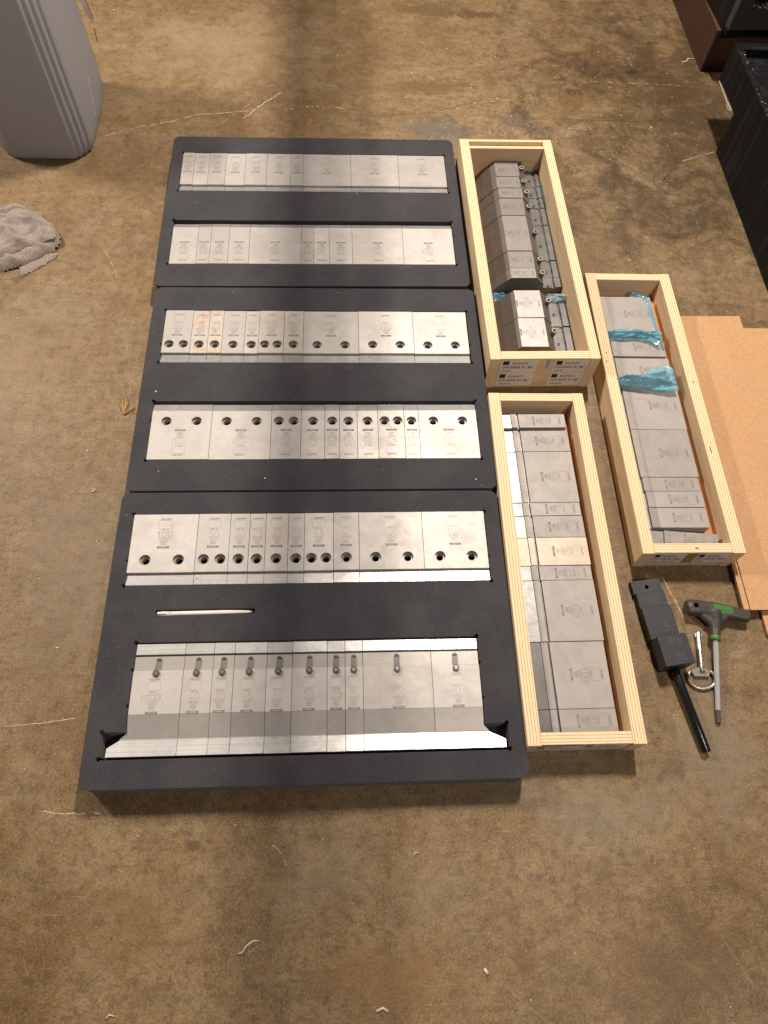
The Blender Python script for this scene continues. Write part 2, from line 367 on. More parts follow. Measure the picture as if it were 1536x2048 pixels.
# ------------------------------------------------------------ single-stroke engraving font (box 0.62 x 1)
w_ = 0.58
GL = {
 '0': [[(.18, 0), (.4, 0), (w_, .18), (w_, .82), (.4, 1), (.18, 1), (0, .82), (0, .18), (.18, 0)]],
 '1': [[(.12, .74), (.36, 1), (.36, 0)]],
 '2': [[(0, .8), (.06, .94), (.2, 1), (.4, 1), (w_, .86), (w_, .64), (0, 0), (w_, 0)]],
 '3': [[(0, .86), (.18, 1), (.4, 1), (w_, .84), (w_, .64), (.4, .53), (.2, .53)], [(.4, .53), (w_, .4), (w_, .16), (.4, 0), (.18, 0), (0, .14)]],
 '4': [[(.3, 1), (0, .28), (w_, .28)], [(.46, .5), (.46, 0)]],
 '5': [[(w_, 1), (.06, 1), (.04, .56), (.38, .6), (w_, .44), (w_, .16), (.4, 0), (.16, 0), (0, .12)]],
 '6': [[(.44, 1), (.04, .4), (0, .18), (.18, 0), (.4, 0), (w_, .18), (w_, .42), (.4, .58), (.14, .52)]],
 '7': [[(0, 1), (w_, 1), (.18, 0)]],
 '8': [[(.18, .53), (0, .68), (0, .86), (.18, 1), (.4, 1), (w_, .86), (w_, .68), (.4, .53), (.18, .53), (0, .38), (0, .14), (.18, 0), (.4, 0), (w_, .14), (w_, .38), (.4, .53)]],
 '9': [[(.14, 0), (.54, .6), (w_, .82), (.4, 1), (.18, 1), (0, .82), (0, .58), (.18, .42), (.44, .48)]],
 'I': [[(.2, 0), (.2, 1)]],
 'H': [[(0, 0), (0, 1)], [(0, .5), (w_, .5)], [(w_, 0), (w_, 1)]],
 'L': [[(0, 1), (0, 0), (.5, 0)]],
 'R': [[(0, 0), (0, 1), (.42, 1), (w_, .86), (w_, .62), (.42, .5), (0, .5)], [(.3, .5), (w_, 0)]],
 'T': [[(0, 1), (w_, 1)], [(.29, 1), (.29, 0)]],
 'U': [[(0, 1), (0, .16), (.16, 0), (.42, 0), (w_, .16), (w_, 1)]],
 'M': [[(0, 0), (0, 1), (.29, .4), (w_, 1), (w_, 0)]],
 'P': [[(0, 0), (0, 1), (.42, 1), (w_, .86), (w_, .62), (.42, .48), (0, .48)]],
 'F': [[(0, 0), (0, 1), (w_, 1)], [(0, .52), (.46, .52)]],
 'E': [[(w_, 0), (0, 0), (0, 1), (w_, 1)], [(0, .52), (.46, .52)]],
 'V': [[(0, 1), (.29, 0), (w_, 1)]],
 'W': [[(0, 1), (.14, 0), (.29, .7), (.44, 0), (w_, 1)]],
 'O': [[(.18, 0), (.4, 0), (w_, .18), (w_, .82), (.4, 1), (.18, 1), (0, .82), (0, .18), (.18, 0)]],
 'K': [[(0, 0), (0, 1)], [(w_, 1), (0, .45)], [(.15, .58), (w_, 0)]],
 'N': [[(0, 0), (0, 1), (w_, 0), (w_, 1)]],
 'A': [[(0, 0), (.29, 1), (w_, 0)], [(.1, .35), (.48, .35)]],
 'S': [[(w_, .86), (.4, 1), (.16, 1), (0, .84), (0, .66), (w_, .36), (w_, .16), (.4, 0), (.16, 0), (0, .12)]],
 'D': [[(0, 0), (0, 1), (.38, 1), (w_, .8), (w_, .2), (.38, 0), (0, 0)]],
 'k': [[(0, 0), (0, 1)], [(.45, .65), (0, .3)], [(.15, .4), (.5, 0)]],
 'm': [[(0, 0), (0, .62), (.29, .62), (.29, 0)], [(.29, .62), (w_, .62), (w_, 0)]],
 'd': [[(.5, 1), (.5, 0), (.1, 0), (0, .3), (.1, .6), (.5, .6)]], 'u': [[(0, .6), (0, .1), (.12, 0), (.45, 0)], [(.5, .6), (.5, 0)]], 'r': [[(0, 0), (0, .6), (.4, .6)]],
 '/': [[(0, 0), (w_, 1)]], '.': [[(.1, 0), (.1, .1)]], '=': [[(0, .35), (w_, .35)], [(0, .65), (w_, .65)]], '-': [[(.05, .5), (.5, .5)]],
 '\u00b0': [[(.1, .75), (.3, .75), (.3, 1), (.1, 1), (.1, .75)]], ' ': []}
def stroke(mb, pts, w, z, mi=0):
    for (x0, y0), (x1, y1) in zip(pts, pts[1:]):
        d = math.hypot(x1 - x0, y1 - y0)
        if d < 1e-6: continue
        ux, uy = (x1 - x0) / d, (y1 - y0) / d; nx, ny = -uy * w / 2, ux * w / 2
        ex, ey = ux * w * 0.3, uy * w * 0.3
        mb.quad((x0 - ex + nx, y0 - ey + ny, z), (x0 - ex - nx, y0 - ey - ny, z), (x1 + ex - nx, y1 + ey - ny, z), (x1 + ex + nx, y1 + ey + ny, z), mi)
def stext(mb, s, cx, y, h, w, z=0.0, adv=0.82, mi=0, wide=1.0):
    n = len(s); tot = (n - 1) * adv * h * wide + 0.58 * h * wide
    x = cx - tot / 2
    for ch in s:
        for pl in GL.get(ch, []): stroke(mb, [(x + px * h * wide, y + py * h) for px, py in pl], w, z, mi)
        x += adv * h * wide
MARKC = {}
def mark_mesh(num, style, kind='tray'):
    """laser marking: maker's name, matrix frame, number, data lines, black bar"""
    key = (num, style, kind)
    if key in MARKC: return MARKC[key]
    ink = {'strong': M['mark'], 'mid': M['mark_soft'], 'faint': M['mark_faint']}[style]
    if kind == 'crate': ink = M['mark_crate']
    mb = MB()
    if style != 'worn':
        stext(mb, 'TRUMPF', 0, 7.9, 2.7, 0.5, wide=1.38, adv=0.8)
    stroke(mb, [(-10, -6.8), (10, -6.8), (10, 6.8), (-10, 6.8), (-10, -6.8)], 0.30, 0)
    stext(mb, 'EV001-W6', 0, -9.6, 1.7, 0.26)
    h = 9.8; stext(mb, num, 0, -21.4, h, 0.54 if style == 'strong' else 0.44, adv=0.86 if len(num) < 4 else 0.72)
    for k, s in enumerate(['30.00\u00b0R0.60', 'H=120.00', '400kN/m', '827849']): stext(mb, s, 0, -24.6 - k * 3.1, 1.75, 0.26)
    mb.box(-9, 9, -40.2, -36.6, -0.02, 0.03, 1)
    stext(mb, 'LASERdur', 0.3, -39.3, 1.9, 0.34, 0.06, mi=2, wide=1.1)
    bar = M['bar'] if style != 'faint' else M['mark_soft']
    MARKC[key] = mb.mesh('marking', [ink, bar, M['bar_text']]); return MARKC[key]

# ------------------------------------------------------------ floor
mb = MB()
mb.quad((-4500, -3500, 0), (5500, -3500, 0), (5500, 6500, 0), (-4500, 6500, 0))
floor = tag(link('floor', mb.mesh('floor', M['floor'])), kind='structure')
# cracks and scratches in the slab: thin irregular strips let into the surface
M['crackdark'] = simple('open_crack', (0.05, 0.03, 0.018), 0.9)
M['cracklight'] = simple('chipped_crack_edge', (0.46, 0.37, 0.26), 0.85, nscale=200, var=0.4)
M['scuff'] = simple('pale_scuff', (0.45, 0.35, 0.24), 0.7, nscale=120, var=0.4)
def rag_line(pts, w, jag, z, mat, name, dash=0.0, seg=6):
    mb = MB(); out = []
    for (x0, y0), (x1, y1) in zip(pts, pts[1:]):
        n = max(2, int(math.hypot(x1 - x0, y1 - y0) / seg))
        for i in range(n):
            f = i / n; out.append((x0 + (x1 - x0) * f + random.uniform(-jag, jag), y0 + (y1 - y0) * f + random.uniform(-jag, jag)))
    out.append(pts[-1]); prev = None
    for i in range(len(out) - 1):
        if random.random() < dash: continue
        a = random.uniform(0.3, 1) * w; b = random.uniform(0.3, 1) * w
        (x0, y0), (x1, y1) = out[i], out[i + 1]
        d = math.hypot(x1 - x0, y1 - y0) or 1; nx, ny = -(y1 - y0) / d, (x1 - x0) / d
        mb.quad((x0 + nx * a / 2, y0 + ny * a / 2, z), (x0 - nx * a / 2, y0 - ny * a / 2, z), (x1 - nx * b / 2, y1 - ny * b / 2, z), (x1 + nx * b / 2, y1 + ny * b / 2, z))
    o = link(name, mb.mesh(name, mat), floor); return o
for pts, w, jg, mt, nm, ds in [
    ([(-170, 1362), (-110, 1392), (-40, 1412), (20, 1440), (95, 1450), (150, 1462)], 2.6, 1.6, 'cracklight', 'crack', 0.12),
    ([(190, 1462), (240, 1492), (300, 1500)], 1.6, 1.5, 'crackdark', 'crack', 0.1), ([(205, 1455), (255, 1477), (292, 1480), (360, 1473)], 3.0, 1.5, 'cracklight', 'crack', 0.35),
    ([(360, 1473), (470, 1455), (560, 1465), (640, 1500), (760, 1515)], 1.8, 2, 'crackdark', 'crack', 0.2), ([(640, 1500), (760, 1520)], 2.0, 2, 'cracklight', 'crack', 0.5),
    ([(900, 1450), (1040, 1448), (1180, 1470)], 2.2, 1, 'crackdark', 'crack', 0.05), ([(860, 1590), (980, 1600), (1180, 1590)], 1.3, 3, 'scuff', 'crack', 0.55),
    ([(125, 1430), (165, 1480), (210, 1530)], 3.2, 1.8, 'cracklight', 'scratch', 0.05), ([(70, 1405), (110, 1450), (150, 1500)], 1.3, 2, 'scuff', 'scratch', 0.3),
    ([(-134, 92), (-80, 95), (-33, 101)], 1.6, 0.8, 'scuff', 'scratch', 0.25), 
    ([(852, 320), (868, 270), (880, 225)], 2.0, 1.0, 'scuff', 'scratch', 0.2), ([(-60, -20), (-20, -24), (20, -25)], 2.0, 1, 'scuff', 'scratch', 0.3),
    ([(250, -70), (262, -80), (270, -95)], 1.3, 1, 'scuff', 'scratch', 0.1), ([(1120, 1310), (1165, 1330), (1205, 1345)], 1.6, 0.5, 'scuff', 'scratch', 0.1),
    ([(-120, 1010), (-100, 970), (-85, 930)], 1.2, 1, 'scuff', 'scratch', 0.2)]:
    rag_line(pts, w, jg, 0.25, M[mt], nm, ds)

# hairline scratches all over the slab
random.seed(5)
mb = MB()
for k in range(420):
    x, y = random.uniform(-520, 1250), random.uniform(-330, 1950); a = random.choice((0.3, 1.9, 2.6)) + random.gauss(0, .5); L = random.expovariate(1 / 38) + 8; w = random.uniform(.25, .6)
    n = 4; px, py = x, y
    for q in range(n):
        a += random.gauss(0, .06); qx, qy = px + math.cos(a) * L / n, py + math.sin(a) * L / n
        nx, ny = -math.sin(a) * w / 2, math.cos(a) * w / 2
        mb.quad((px + nx, py + ny, .15), (px - nx, py - ny, .15), (qx - nx, qy - ny, .15), (qx + nx, qy + ny, .15), k % 2); px, py = qx, qy
M['hair'] = simple('faint_scratch', (0.30, 0.225, 0.145), 0.7, var=0.3); M['hair2'] = simple('dark_scratch', (0.10, 0.066, 0.038), 0.8, var=0.3)
link('scratch', mb.mesh('scratch', [M['hair'], M['hair2']]), floor)['kind'] = 'stuff'
# unseen bars added between lamp and floor to cast the dark floor bands
def band_bar(x, z, r, label):
    mb = MB(); mb.tube([(x, -2500, z), (x, 4800, z)], r, 20)
    o = link('shadow_bar', mb.mesh('shadow_bar', M['zinc'], smooth=True)); tag(o, label, 'shadow bar', 'unseen bars added to cast dark bands')
    return o
band_bar(252 + (940 - 252) * 1.60 / 2.60, 1600, 18, 'thick unseen bar added to cast a dark band, the one further left')
band_bar(368 + (940 - 368) * 1.60 / 2.60, 1600, 9, 'thin unseen bar added to cast a dark band, the one further right')

# ------------------------------------------------------------ foam trays
def arc(c, r, a0, a1, n=10): return [(c[0] + r * math.cos(rad(a0 + (a1 - a0) * i / n)), c[1] + r * math.sin(rad(a0 + (a1 - a0) * i / n))) for i in range(n + 1)]
R0 = 3.3
def pocket_rect(x0, x1, y0, y1, notch=None):
    """rectangle with round relief holes at its corners and small half-round notches on the short sides"""
    p = []
    p += arc((x0, y0), R0, 90, 360)            # bottom-left corner
    p += arc((x1, y0), R0, 180, 450)
    if notch: p += arc((x1, notch), 2.4, -90, 90, 6)
    p += arc((x1, y1), R0, -90, 180)
    p += arc((x0, y1), R0, 0, 270)
    if notch: p += arc((x0, notch), 2.4, 90, 270, 6)
    return p
def rrect(x0, x1, y0, y1, r):
    return arc((x1 - r, y0 + r), r, -90, 0, 6) + arc((x1 - r, y1 - r), r, 0, 90, 6) + arc((x0 + r, y1 - r), r, 90, 180, 6) + arc((x0 + r, y0 + r), r, 180, 270, 6)
def area(p): return 0.5 * sum(p[i][0] * p[(i + 1) % len(p)][1] - p[(i + 1) % len(p)][0] * p[i][1] for i in range(len(p)))
def slab_with_holes(mb, outer, holes, z0, z1, zh, mi=0, chamf=0.0, hole_chamf=0.0):
    """top face with openings, outer walls z0..z1, hole walls zh..z1, flat bottoms in the holes"""
    bm = bmesh.new(); rings = []
    loops = [outer] + holes
    for k, lp in enumerate(loops):
        vs = [bm.verts.new((x, y, z1)) for x, y in lp]
        for i in range(len(vs)): bm.edges.new((vs[i], vs[(i + 1) % len(vs)]))
    bmesh.ops.triangle_fill(bm, edges=bm.edges[:], use_beauty=True, use_dissolve=False)
    bm.verts.index_update()
    mb.add([v.co[:] for v in bm.verts], [[v.index for v in f.verts] for f in bm.faces], mi)
    bm.free()
    n = len(outer)
    if chamf:
        cx = sum(p[0] for p in outer) / n; cy = sum(p[1] for p in outer) / n
        o2 = [(x + (chamf if x > cx else -chamf), y + (chamf if y > cy else -chamf), z1 - chamf) for x, y in outer]
        mb.loft([[(x, y, z1) for x, y in outer], o2, [(x, y, z0) for x, y, _ in o2]], False, mi)
        mb.add([(x, y, z0) for x, y, _ in o2], [list(range(n))], mi)
    else:
        mb.loft([[(x, y, z1) for x, y in outer], [(x, y, z0) for x, y in outer]], False, mi)
        mb.add([(x, y, z0) for x, y in outer], [list(range(n))], mi)
    for lp in holes:
        mb.loft([[(x, y, z1) for x, y in lp], [(x, y, zh) for x, y in lp]], False, mi)
        mb.add([(x, y, zh) for x, y in lp], [list(range(len(lp)))], mi)
def foam(name, label, loc, rz, Wd, H, holes, hz=14):
    mb = MB(); slab_with_holes(mb, rrect(0, Wd, 0, H, 13), holes, 0, 42, hz)
    me = mb.mesh(name, M['foam'])
    return tag(link(name, me, None, loc, rz), label, 'foam tray', 'dark foam trays end to end on the floor')
T1 = ((-2.4, 877.9, 0), rad(0.497)); T2 = ((3.5, 443.4, 0), rad(0.035)); T3 = ((0, 0, 0), 0.0)
foam('foam_tray', 'charcoal foam tray farthest from the camera, two rows of plain steel blocks without holes', T1[0], T1[1], 595, 426.5,
     [pocket_rect(22.6, 573.8, 259.2, 375.2, 298), pocket_rect(20.8, 572.6, 56.4, 174.3, 136)])
foam('foam_tray', 'middle charcoal foam tray between the two others, with two rows of drilled blocks', T2[0], T2[1], 595, 431.5,
     [pocket_rect(23.6, 575.2, 256.0, 376.2, 297), pocket_rect(24.2, 573.4, 56.4, 173.2, 134.5)])
p6 = []
p6 += arc((20.5, 38.6), R0, 60, 330) + arc((572.3, 38.4), R0, 210, 450 + 10)
p6 += arc((571.6, 72.9), R0, -60, 180) + [(541.8, 72.5)] + arc((541.8, 108.3), 2.2, -90, 90, 6) + arc((541.4, 158.6), 2.4, -90, 90, 6) + arc((541.0, 197.4), R0, -90, 180)
p6 += arc((50.8, 196.4), R0, 0, 270) + arc((50.4, 157.3), 2.4, 90, 270, 6) + arc((50.0, 107.9), 2.2, 90, 270, 6) + [(50.4, 72.6)] + arc((20.5, 73.4), R0, 0, 250)
foam('foam_tray', 'charcoal foam tray nearest the camera, holding a white pen in a slot and horned blocks', T3[0], T3[1], 595, 439.8,
     [pocket_rect(22.0, 571.8, 283.8, 402.3, 324), p6, [(72.6, 236), (72.6, 243.6), (75, 245.4), (214, 246.2), (216.5, 245), (216.5, 238.2), (208, 237.6), (78, 235.2)],
      arc((160, 260), 0.9, 0, 330, 8)])

# ------------------------------------------------------------ tools in the trays
GAP = 0.45
def tool_block(w, y0, y1, ztop, zbot, holes=(), hole_r=8.0, hy=0.0):
    mb = MB(); ch = 0.35
    x0, x1 = GAP / 2 + ch, w - GAP / 2 - ch
    hl = [[(hx + hole_r * math.cos(2 * math.pi * i / 28), hy + hole_r * math.sin(2 * math.pi * i / 28)) for i in range(28)] for hx in holes]
    slab_with_holes(mb, [(x0, y0 + ch), (x1, y0 + ch), (x1, y1 - ch), (x0, y1 - ch)], [], zbot, ztop, zbot, 0, ch) if not hl else None
    if hl:
        bm = bmesh.new()
        for lp in [[(x0, y0 + ch), (x1, y0 + ch), (x1, y1 - ch), (x0, y1 - ch)]] + hl:
            vs = [bm.verts.new((x, y, ztop)) for x, y in lp]
            for i in range(len(vs)): bm.edges.new((vs[i], vs[(i + 1) % len(vs)]))
        bmesh.ops.triangle_fill(bm, edges=bm.edges[:], use_beauty=True); bm.verts.index_update()
        mb.add([v.co[:] for v in bm.verts], [[v.index for v in f.verts] for f in bm.faces]); bm.free()
        o = [(x0, y0 + ch), (x1, y0 + ch), (x1, y1 - ch), (x0, y1 - ch)]; o2 = [(x0 - ch, y0), (x1 + ch, y0), (x1 + ch, y1), (x0 - ch, y1)]
        mb.loft([[(*p, ztop) for p in o], [(*p, ztop - ch) for p in o2], [(*p, zbot) for p in o2]], False)
        mb.add([(*p, zbot) for p in o2], [(0, 1, 2, 3)])
        n = 28
        def circ(hx, r, z): return [(hx + r * math.cos(2 * math.pi * i / n), hy + r * math.sin(2 * math.pi * i / n), z) for i in range(n)]
        for hx in holes:
            mb.loft([circ(hx, hole_r, ztop), circ(hx, hole_r - 0.5, ztop - 0.7), circ(hx, hole_r - 0.5, ztop - 5.5), circ(hx, 5.8, ztop - 5.5), circ(hx, 5.2, ztop - 6.2), circ(hx, 5.2, ztop - 14)], False, 1)
            mb.loft([circ(hx, 5.2, ztop - 14), circ(hx, 5.2, zbot + 0.5)], False, 2); mb.add(circ(hx, 5.2, zbot + 0.5), [list(range(n))], 2)
    return mb
def stations(st, w, zbot, xl=None, xr=None):
    """top surface through (y, z) stations across the tool's width, closed below"""
    mb = MB(); rings = []
    for i, (y, z) in enumerate(st):
        a = (xl[i] if xl else 0) + GAP / 2; b = (xr[i] if xr else w) - GAP / 2
        rings.append([(a, y, zbot), (a, y, z), (b, y, z), (b, y, zbot)])
    mb.loft(rings, True); return mb
ORD = ['first', 'second', 'third', 'fourth', 'fifth', 'sixth', 'seventh', 'eighth', 'ninth', 'tenth', 'eleventh']
def row(T, x0, sc, widths, nums, kind, y, flip, where, group, marks, mats=None, hole_y=None, extra=None):
    x = x0; n = len(widths)
    for i, w in enumerate(widths):
        ww = w * sc; (ox, oy, _), rz = T
        jy = random.uniform(-0.5, 0.5)
        wx, wy = ox + x * math.cos(rz) - jy * math.sin(rz), oy + x * math.sin(rz) + jy * math.cos(rz)
        size = {100: 'wide', 50: 'medium', 45: 'medium'}.get(w, 'narrow')
        lab = extra.get(i) if extra and i in extra else f"{kind} marked {nums[i]}, {ORD[i]} from left, {where}"
        t = thing('steel_tool', lab, 'steel tool', (wx, wy, 0), rz, group)
        bmat = (mats or {}).get(i, M['body'])
        by0, by1, tip = y['body0'], y['body1'], y['tip']
        hs = []
        if hole_y is not None: hs = [ww * .25, ww * .75] if w >= 45 else [ww * .5]
        dz = random.uniform(-0.12, 0.25); zt = 42.3 + dz
        mbk = tool_block(ww, by0, by1, zt, 16, hs, 8.5, hole_y or 0)
        link('body', mbk.mesh('tool_body', [bmat, M['bore'], M['black']]), t)
        st = [(yy, zz + dz) for yy, zz in tip]
        link('tip', stations(st, ww, 16).mesh('tool_tip', M['tip'], bevel=0.25), t)
        mk = link('marking', mark_mesh(nums[i], marks.get(i, marks['all'])), t, (ww / 2, y['mark'], zt + 0.07), math.pi if flip else 0)
        x += ww
steps = {'all': 'strong'}
row(T1, 23.9, 549.2 / 550, [25, 30, 35, 40, 45, 50, 25, 100, 100, 100], ['25', '30', '35', '40', '45', '50', '25', '100', '100', '100'], 'plain steel block',
    dict(body0=277.2, body1=373.6, tip=[(277.1, 37.6), (259.6, 40.2)], mark=353.2), False, 'upper row of far tray', 'plain blocks, upper row of the far foam tray', {'all': 'strong', 7: 'mid'})
row(T1, 22.8, 548.6 / 550, [50, 25, 35, 40, 100, 25, 30, 45, 100, 100], ['50', '25', '35', '20', '100', '25', '30', '45', '100', '100'], 'plain steel block',
    dict(body0=56.6, body1=154.3, tip=[(154.4, 42), (168.2, 37)], mark=75.2), True, 'lower row of far tray', 'plain blocks, lower row of the far foam tray', {'all': 'strong'}, {4: M['body_worn'], 6: M['body_worn']})
row(T2, 25.0, 548.4 / 550, [50, 30, 25, 40, 25, 45, 35, 100, 100, 100], ['50', '30', '25', '40', '25', '45', '35', '100', '100', '100'], 'drilled steel block',
    dict(body0=276.7, body1=374.4, tip=[(276.6, 37.4), (256.4, 40.4)], mark=355.2), False, 'upper row of middle tray', 'drilled blocks, upper row of the middle foam tray', {'all': 'mid'},
    {1: M['rusty'], 2: M['rusty'], 5: M['speck'], 6: M['speck'], 4: M['speck']}, 296.6,
    {1: 'rust spotted drilled block marked 30, second from left, upper row of middle tray', 2: 'drilled block marked 25 with the largest rust patch, middle tray'})
row(T2, 25.4, 547.2 / 550, [100, 100, 50, 40, 25, 30, 35, 45, 25, 100], ['100', '100', '50', '40', '25', '30', '35', '45', '25', '100'], 'drilled steel block',
    dict(body0=57.4, body1=153.2, tip=[(153.3, 42), (168.6, 37.5)], mark=75.4), True, 'lower row of middle tray', 'drilled blocks, lower row of the middle foam tray', {'all': 'mid', 9: 'faint', 8: 'faint'},
    {9: M['body_worn'], 7: M['body_worn']}, 132.4)
row(T3, 23.1, 547.6 / 550, [100, 50, 30, 25, 35, 25, 45, 40, 100, 100], ['100', '50', '30', '25', '35', '25', '45', '40', '100', '100'], 'drilled steel block',
    dict(body0=303.8, body1=401.4, tip=[(303.7, 37.4), (284.4, 40.3)], mark=383.4), False, 'upper row of nearest tray', 'drilled blocks, upper row of the nearest foam tray', {'all': 'mid', 8: 'faint', 9: 'faint', 5: 'faint', 7: 'faint', 0: 'strong', 1: 'strong'},
    {0: M['body_worn'], 8: M['body_worn'], 9: M['body_worn'], 4: M['speck'], 7: M['body_worn']}, 324.6,
    {9: 'drilled block with worn number, rightmost in upper row of nearest tray', 8: 'scratched drilled block, second from right, upper row of nearest tray'})

# clipped punches in the nearest tray
def safety_button(parent, cx, ytop, ybot, z, lean):
    mb = MB(); xt = cx + lean
    sl = [(xt + 3.8 * math.cos(rad(a)), ytop + 3.8 * math.sin(rad(a)), z + 0.5) for a in range(0, 181, 20)] + [(cx - 4.2, ybot - 1, z + 0.5), (cx, ybot - 10, z + 0.5), (cx + 4.2, ybot - 1, z + 0.5)]
    mb.loft([[(x, y, z - 0.3) for x, y, _ in sl], sl], True)
    o = link('safety_button', mb.mesh('safety_button', M['slot']), parent)
    mb = MB(); hd = [(xt + 3.3 * math.cos(rad(a)), ytop + 3.3 * math.sin(rad(a)), z + 1.9) for a in range(0, 181, 20)]
    mb.loft([[(x, y, z + 0.4) for x, y, _ in hd], hd], True)
    link('release_tab', mb.mesh('release_tab', M['button'], bevel=0.3), o)
    mb = MB(); mb.cyl((cx, ybot), 4.7, z + 0.4, z + 4.2, 22); mb.cyl((cx, ybot), 3.6, z + 4.2, z + 4.6, 22)
    link('button_head', mb.mesh('button_head', M['button'], bevel=0.35, angle=40), o)
    mb = MB(); mb.cyl((cx, ybot), 2.4, z + 4.5, z + 4.9, 16)
    R = Matrix.Rotation(rad(-35), 4, 'Z')
    for s in (-0.9, 0.9):
        mb.box(-0.9, 0.9, s - 0.3, s + 0.3, 0, 0.35, 1, Matrix.Translation((cx, ybot, z + 4.8)) @ R)
    link('screw', mb.mesh('screw', [M['screw'], M['black']]), o)
xs6 = [52.2, 121.5, 162.3, 191.6, 237.6, 273.4, 323.0, 348.4, 373.6, 472.0, 540.6]
num6 = ['H100L', '40', '30', '45', '35', '50', '25', '25', '100', 'H100R']
clip6 = [(84.5, 1.8), (140.2, 1.4), (175.8, 1.2), (213.5, 1.0), (254.2, 0.9), (297.8, 0.1), (335.5, 0.1), (360.7, 0.1), (422.4, 0), (506.6, -0.2)]
lab6 = ['wide horned punch marked H100L at the left end of the bottom row, flaring left', None, None, None, 'clipped punch with blank-headed button and worn-off marking, bottom row of the nearest tray', None, None, None, None, 'wide horned punch at the right end of the bottom row, flaring right']
for i in range(10):
    xa, xb = xs6[i], xs6[i + 1]; ww = xb - xa
    lab = lab6[i] or f"clipped steel punch marked {num6[i]}, {ORD[i]} from left, bottom row of nearest tray"
    t = thing('clipped_punch', lab, 'press punch', (xa, random.uniform(-0.3, 0.3), 0), 0, 'clipped punches in the bottom row of the nearest foam tray')
    def prt(name, st, mat, zb=14, xl=None, xr=None, bev=0.3):
        return link(name, stations(st, ww, zb, xl, xr).mesh(name, mat, bevel=bev), t)
    prt('tang', [(194.6, 39.2), (178.6, 40.2)], M['tip'])
    prt('groove', [(178.5, 37.2), (176.0, 37.2)], M['ytangdark'], bev=0)
    prt('shoulder', [(175.9, 40.0), (155.6, 40.0)], M['slope'])
    dz = random.uniform(-0.1, 0.2)
    k_ = {0: -1, 9: 1}.get(i, 0)
    prt('body', [(155.5, 42.2 + dz), (95.2, 42.2 + dz)], M['body'] if i not in (4, 8) else M['body_worn'])
    e1 = [0, 0, 0] if k_ != -1 else [0, 0, -8.5]
    e2 = None if k_ != 1 else [ww, ww, ww + 6.5]
    prt('slope', [(95.1, 42.2 + dz), (71.5, 37.6), (64.1, 36.2)], M['slope'], 14, e1 if k_ == -1 else None, e2)
    prt('edge', [(64.0, 36.3), (62.95, 36.3)], M['body'], 14, [-8.5, -8.5] if k_ == -1 else None, [ww + 6.5] * 2 if k_ == 1 else None, bev=0)
    if k_ == -1: xl, xr = [-8.5, -24, -24], None
    elif k_ == 1: xl, xr = None, [ww + 6.5, ww + 28.5, ww + 28.5]
    else: xl = xr = None
    prt('tip', [(62.9, 36.0), (52.6, 37.7), (40.6, 39.9)], M['tip'], 12, xl, xr)
    cx, lean = clip6[i]
    safety_button(t, cx - xa, 169.5, 151.0, 41.0, lean)
    link('marking', mark_mesh(num6[i], 'faint' if i in (4, 9, 7, 8) else 'mid'), t, (cx - xa - 1.2 if i < 5 else cx - xa, 133.5, 42.2 + dz + 0.08)).scale = (0.9, 0.95, 1)

# pen
t = thing('pen', 'ivory white ballpoint pen lying in a slot of the nearest foam tray', 'pen', (75.5, 239.6, 38.5), rad(0.6))
mb = MB(); mb.tube([(19.8, 0, 0), (20, 0, 0), (100, 0, 0), (125, 0, 0), (133, 0, 0), (134, 0, 0)], [3.4, 3.6, 3.5, 2.6, 1.8, 1.5], 16); link('barrel', mb.mesh('barrel', M['pen'], smooth=True), t)
mb = MB(); mb.tube([(0, 0, 0), (0.4, 0, 0), (8, 0, 0), (19.7, 0, 0)], [2.6, 3.4, 3.9, 3.6], 16); link('cap', mb.mesh('cap', M['pen'], smooth=True), t)
mb = MB(); mb.box(0.5, 14, -1.3, 1.3, 3.6, 5.0); mb.box(0.3, 2.4, -3.4, -1.0, 0, 4.2, 1); link('clip', mb.mesh('clip', [M['pen'], M['black']], bevel=0.3), t)
mb = MB(); mb.tube([(134, 0, 0), (137.5, 0, 0)], [1.4, 0.8], 12); link('nib', mb.mesh('nib', M['chrome']), t)

# ------------------------------------------------------------ plywood crates
def panel(name, parent, x0, x1, y0, y1, z0, z1, axis, mats=None, groove=None):
    """sheet with its own centre as origin; thickness axis x or y; slot 0 faces, slot 1 cut edges"""
    cx, cy, cz = (x0 + x1) / 2, (y0 + y1) / 2, (z0 + z1) / 2
    a, b, c = (x1 - x0) / 2, (y1 - y0) / 2, (z1 - z0) / 2
    mb = MB()
    v = [(x, y, z) for z in (-c, c) for y in (-b, b) for x in (-a, a)]
    fs = {'z': [(0, 2, 3, 1), (4, 5, 7, 6)], 'y': [(0, 1, 5, 4), (2, 6, 7, 3)], 'x': [(0, 4, 6, 2), (1, 3, 7, 5)]}
    for k in 'xyz':
        for f in fs[k]: mb.add([v[i] for i in f], [(0, 1, 2, 3)], 0 if k == axis else 1)
    me = mb.mesh(name, mats or ([M['ply_y'], M['edge_x']] if axis == 'x' else [M['ply_x'], M['edge_y']]), bevel=0.5, angle=40)
    return link(name, me, parent, (cx, cy, cz))
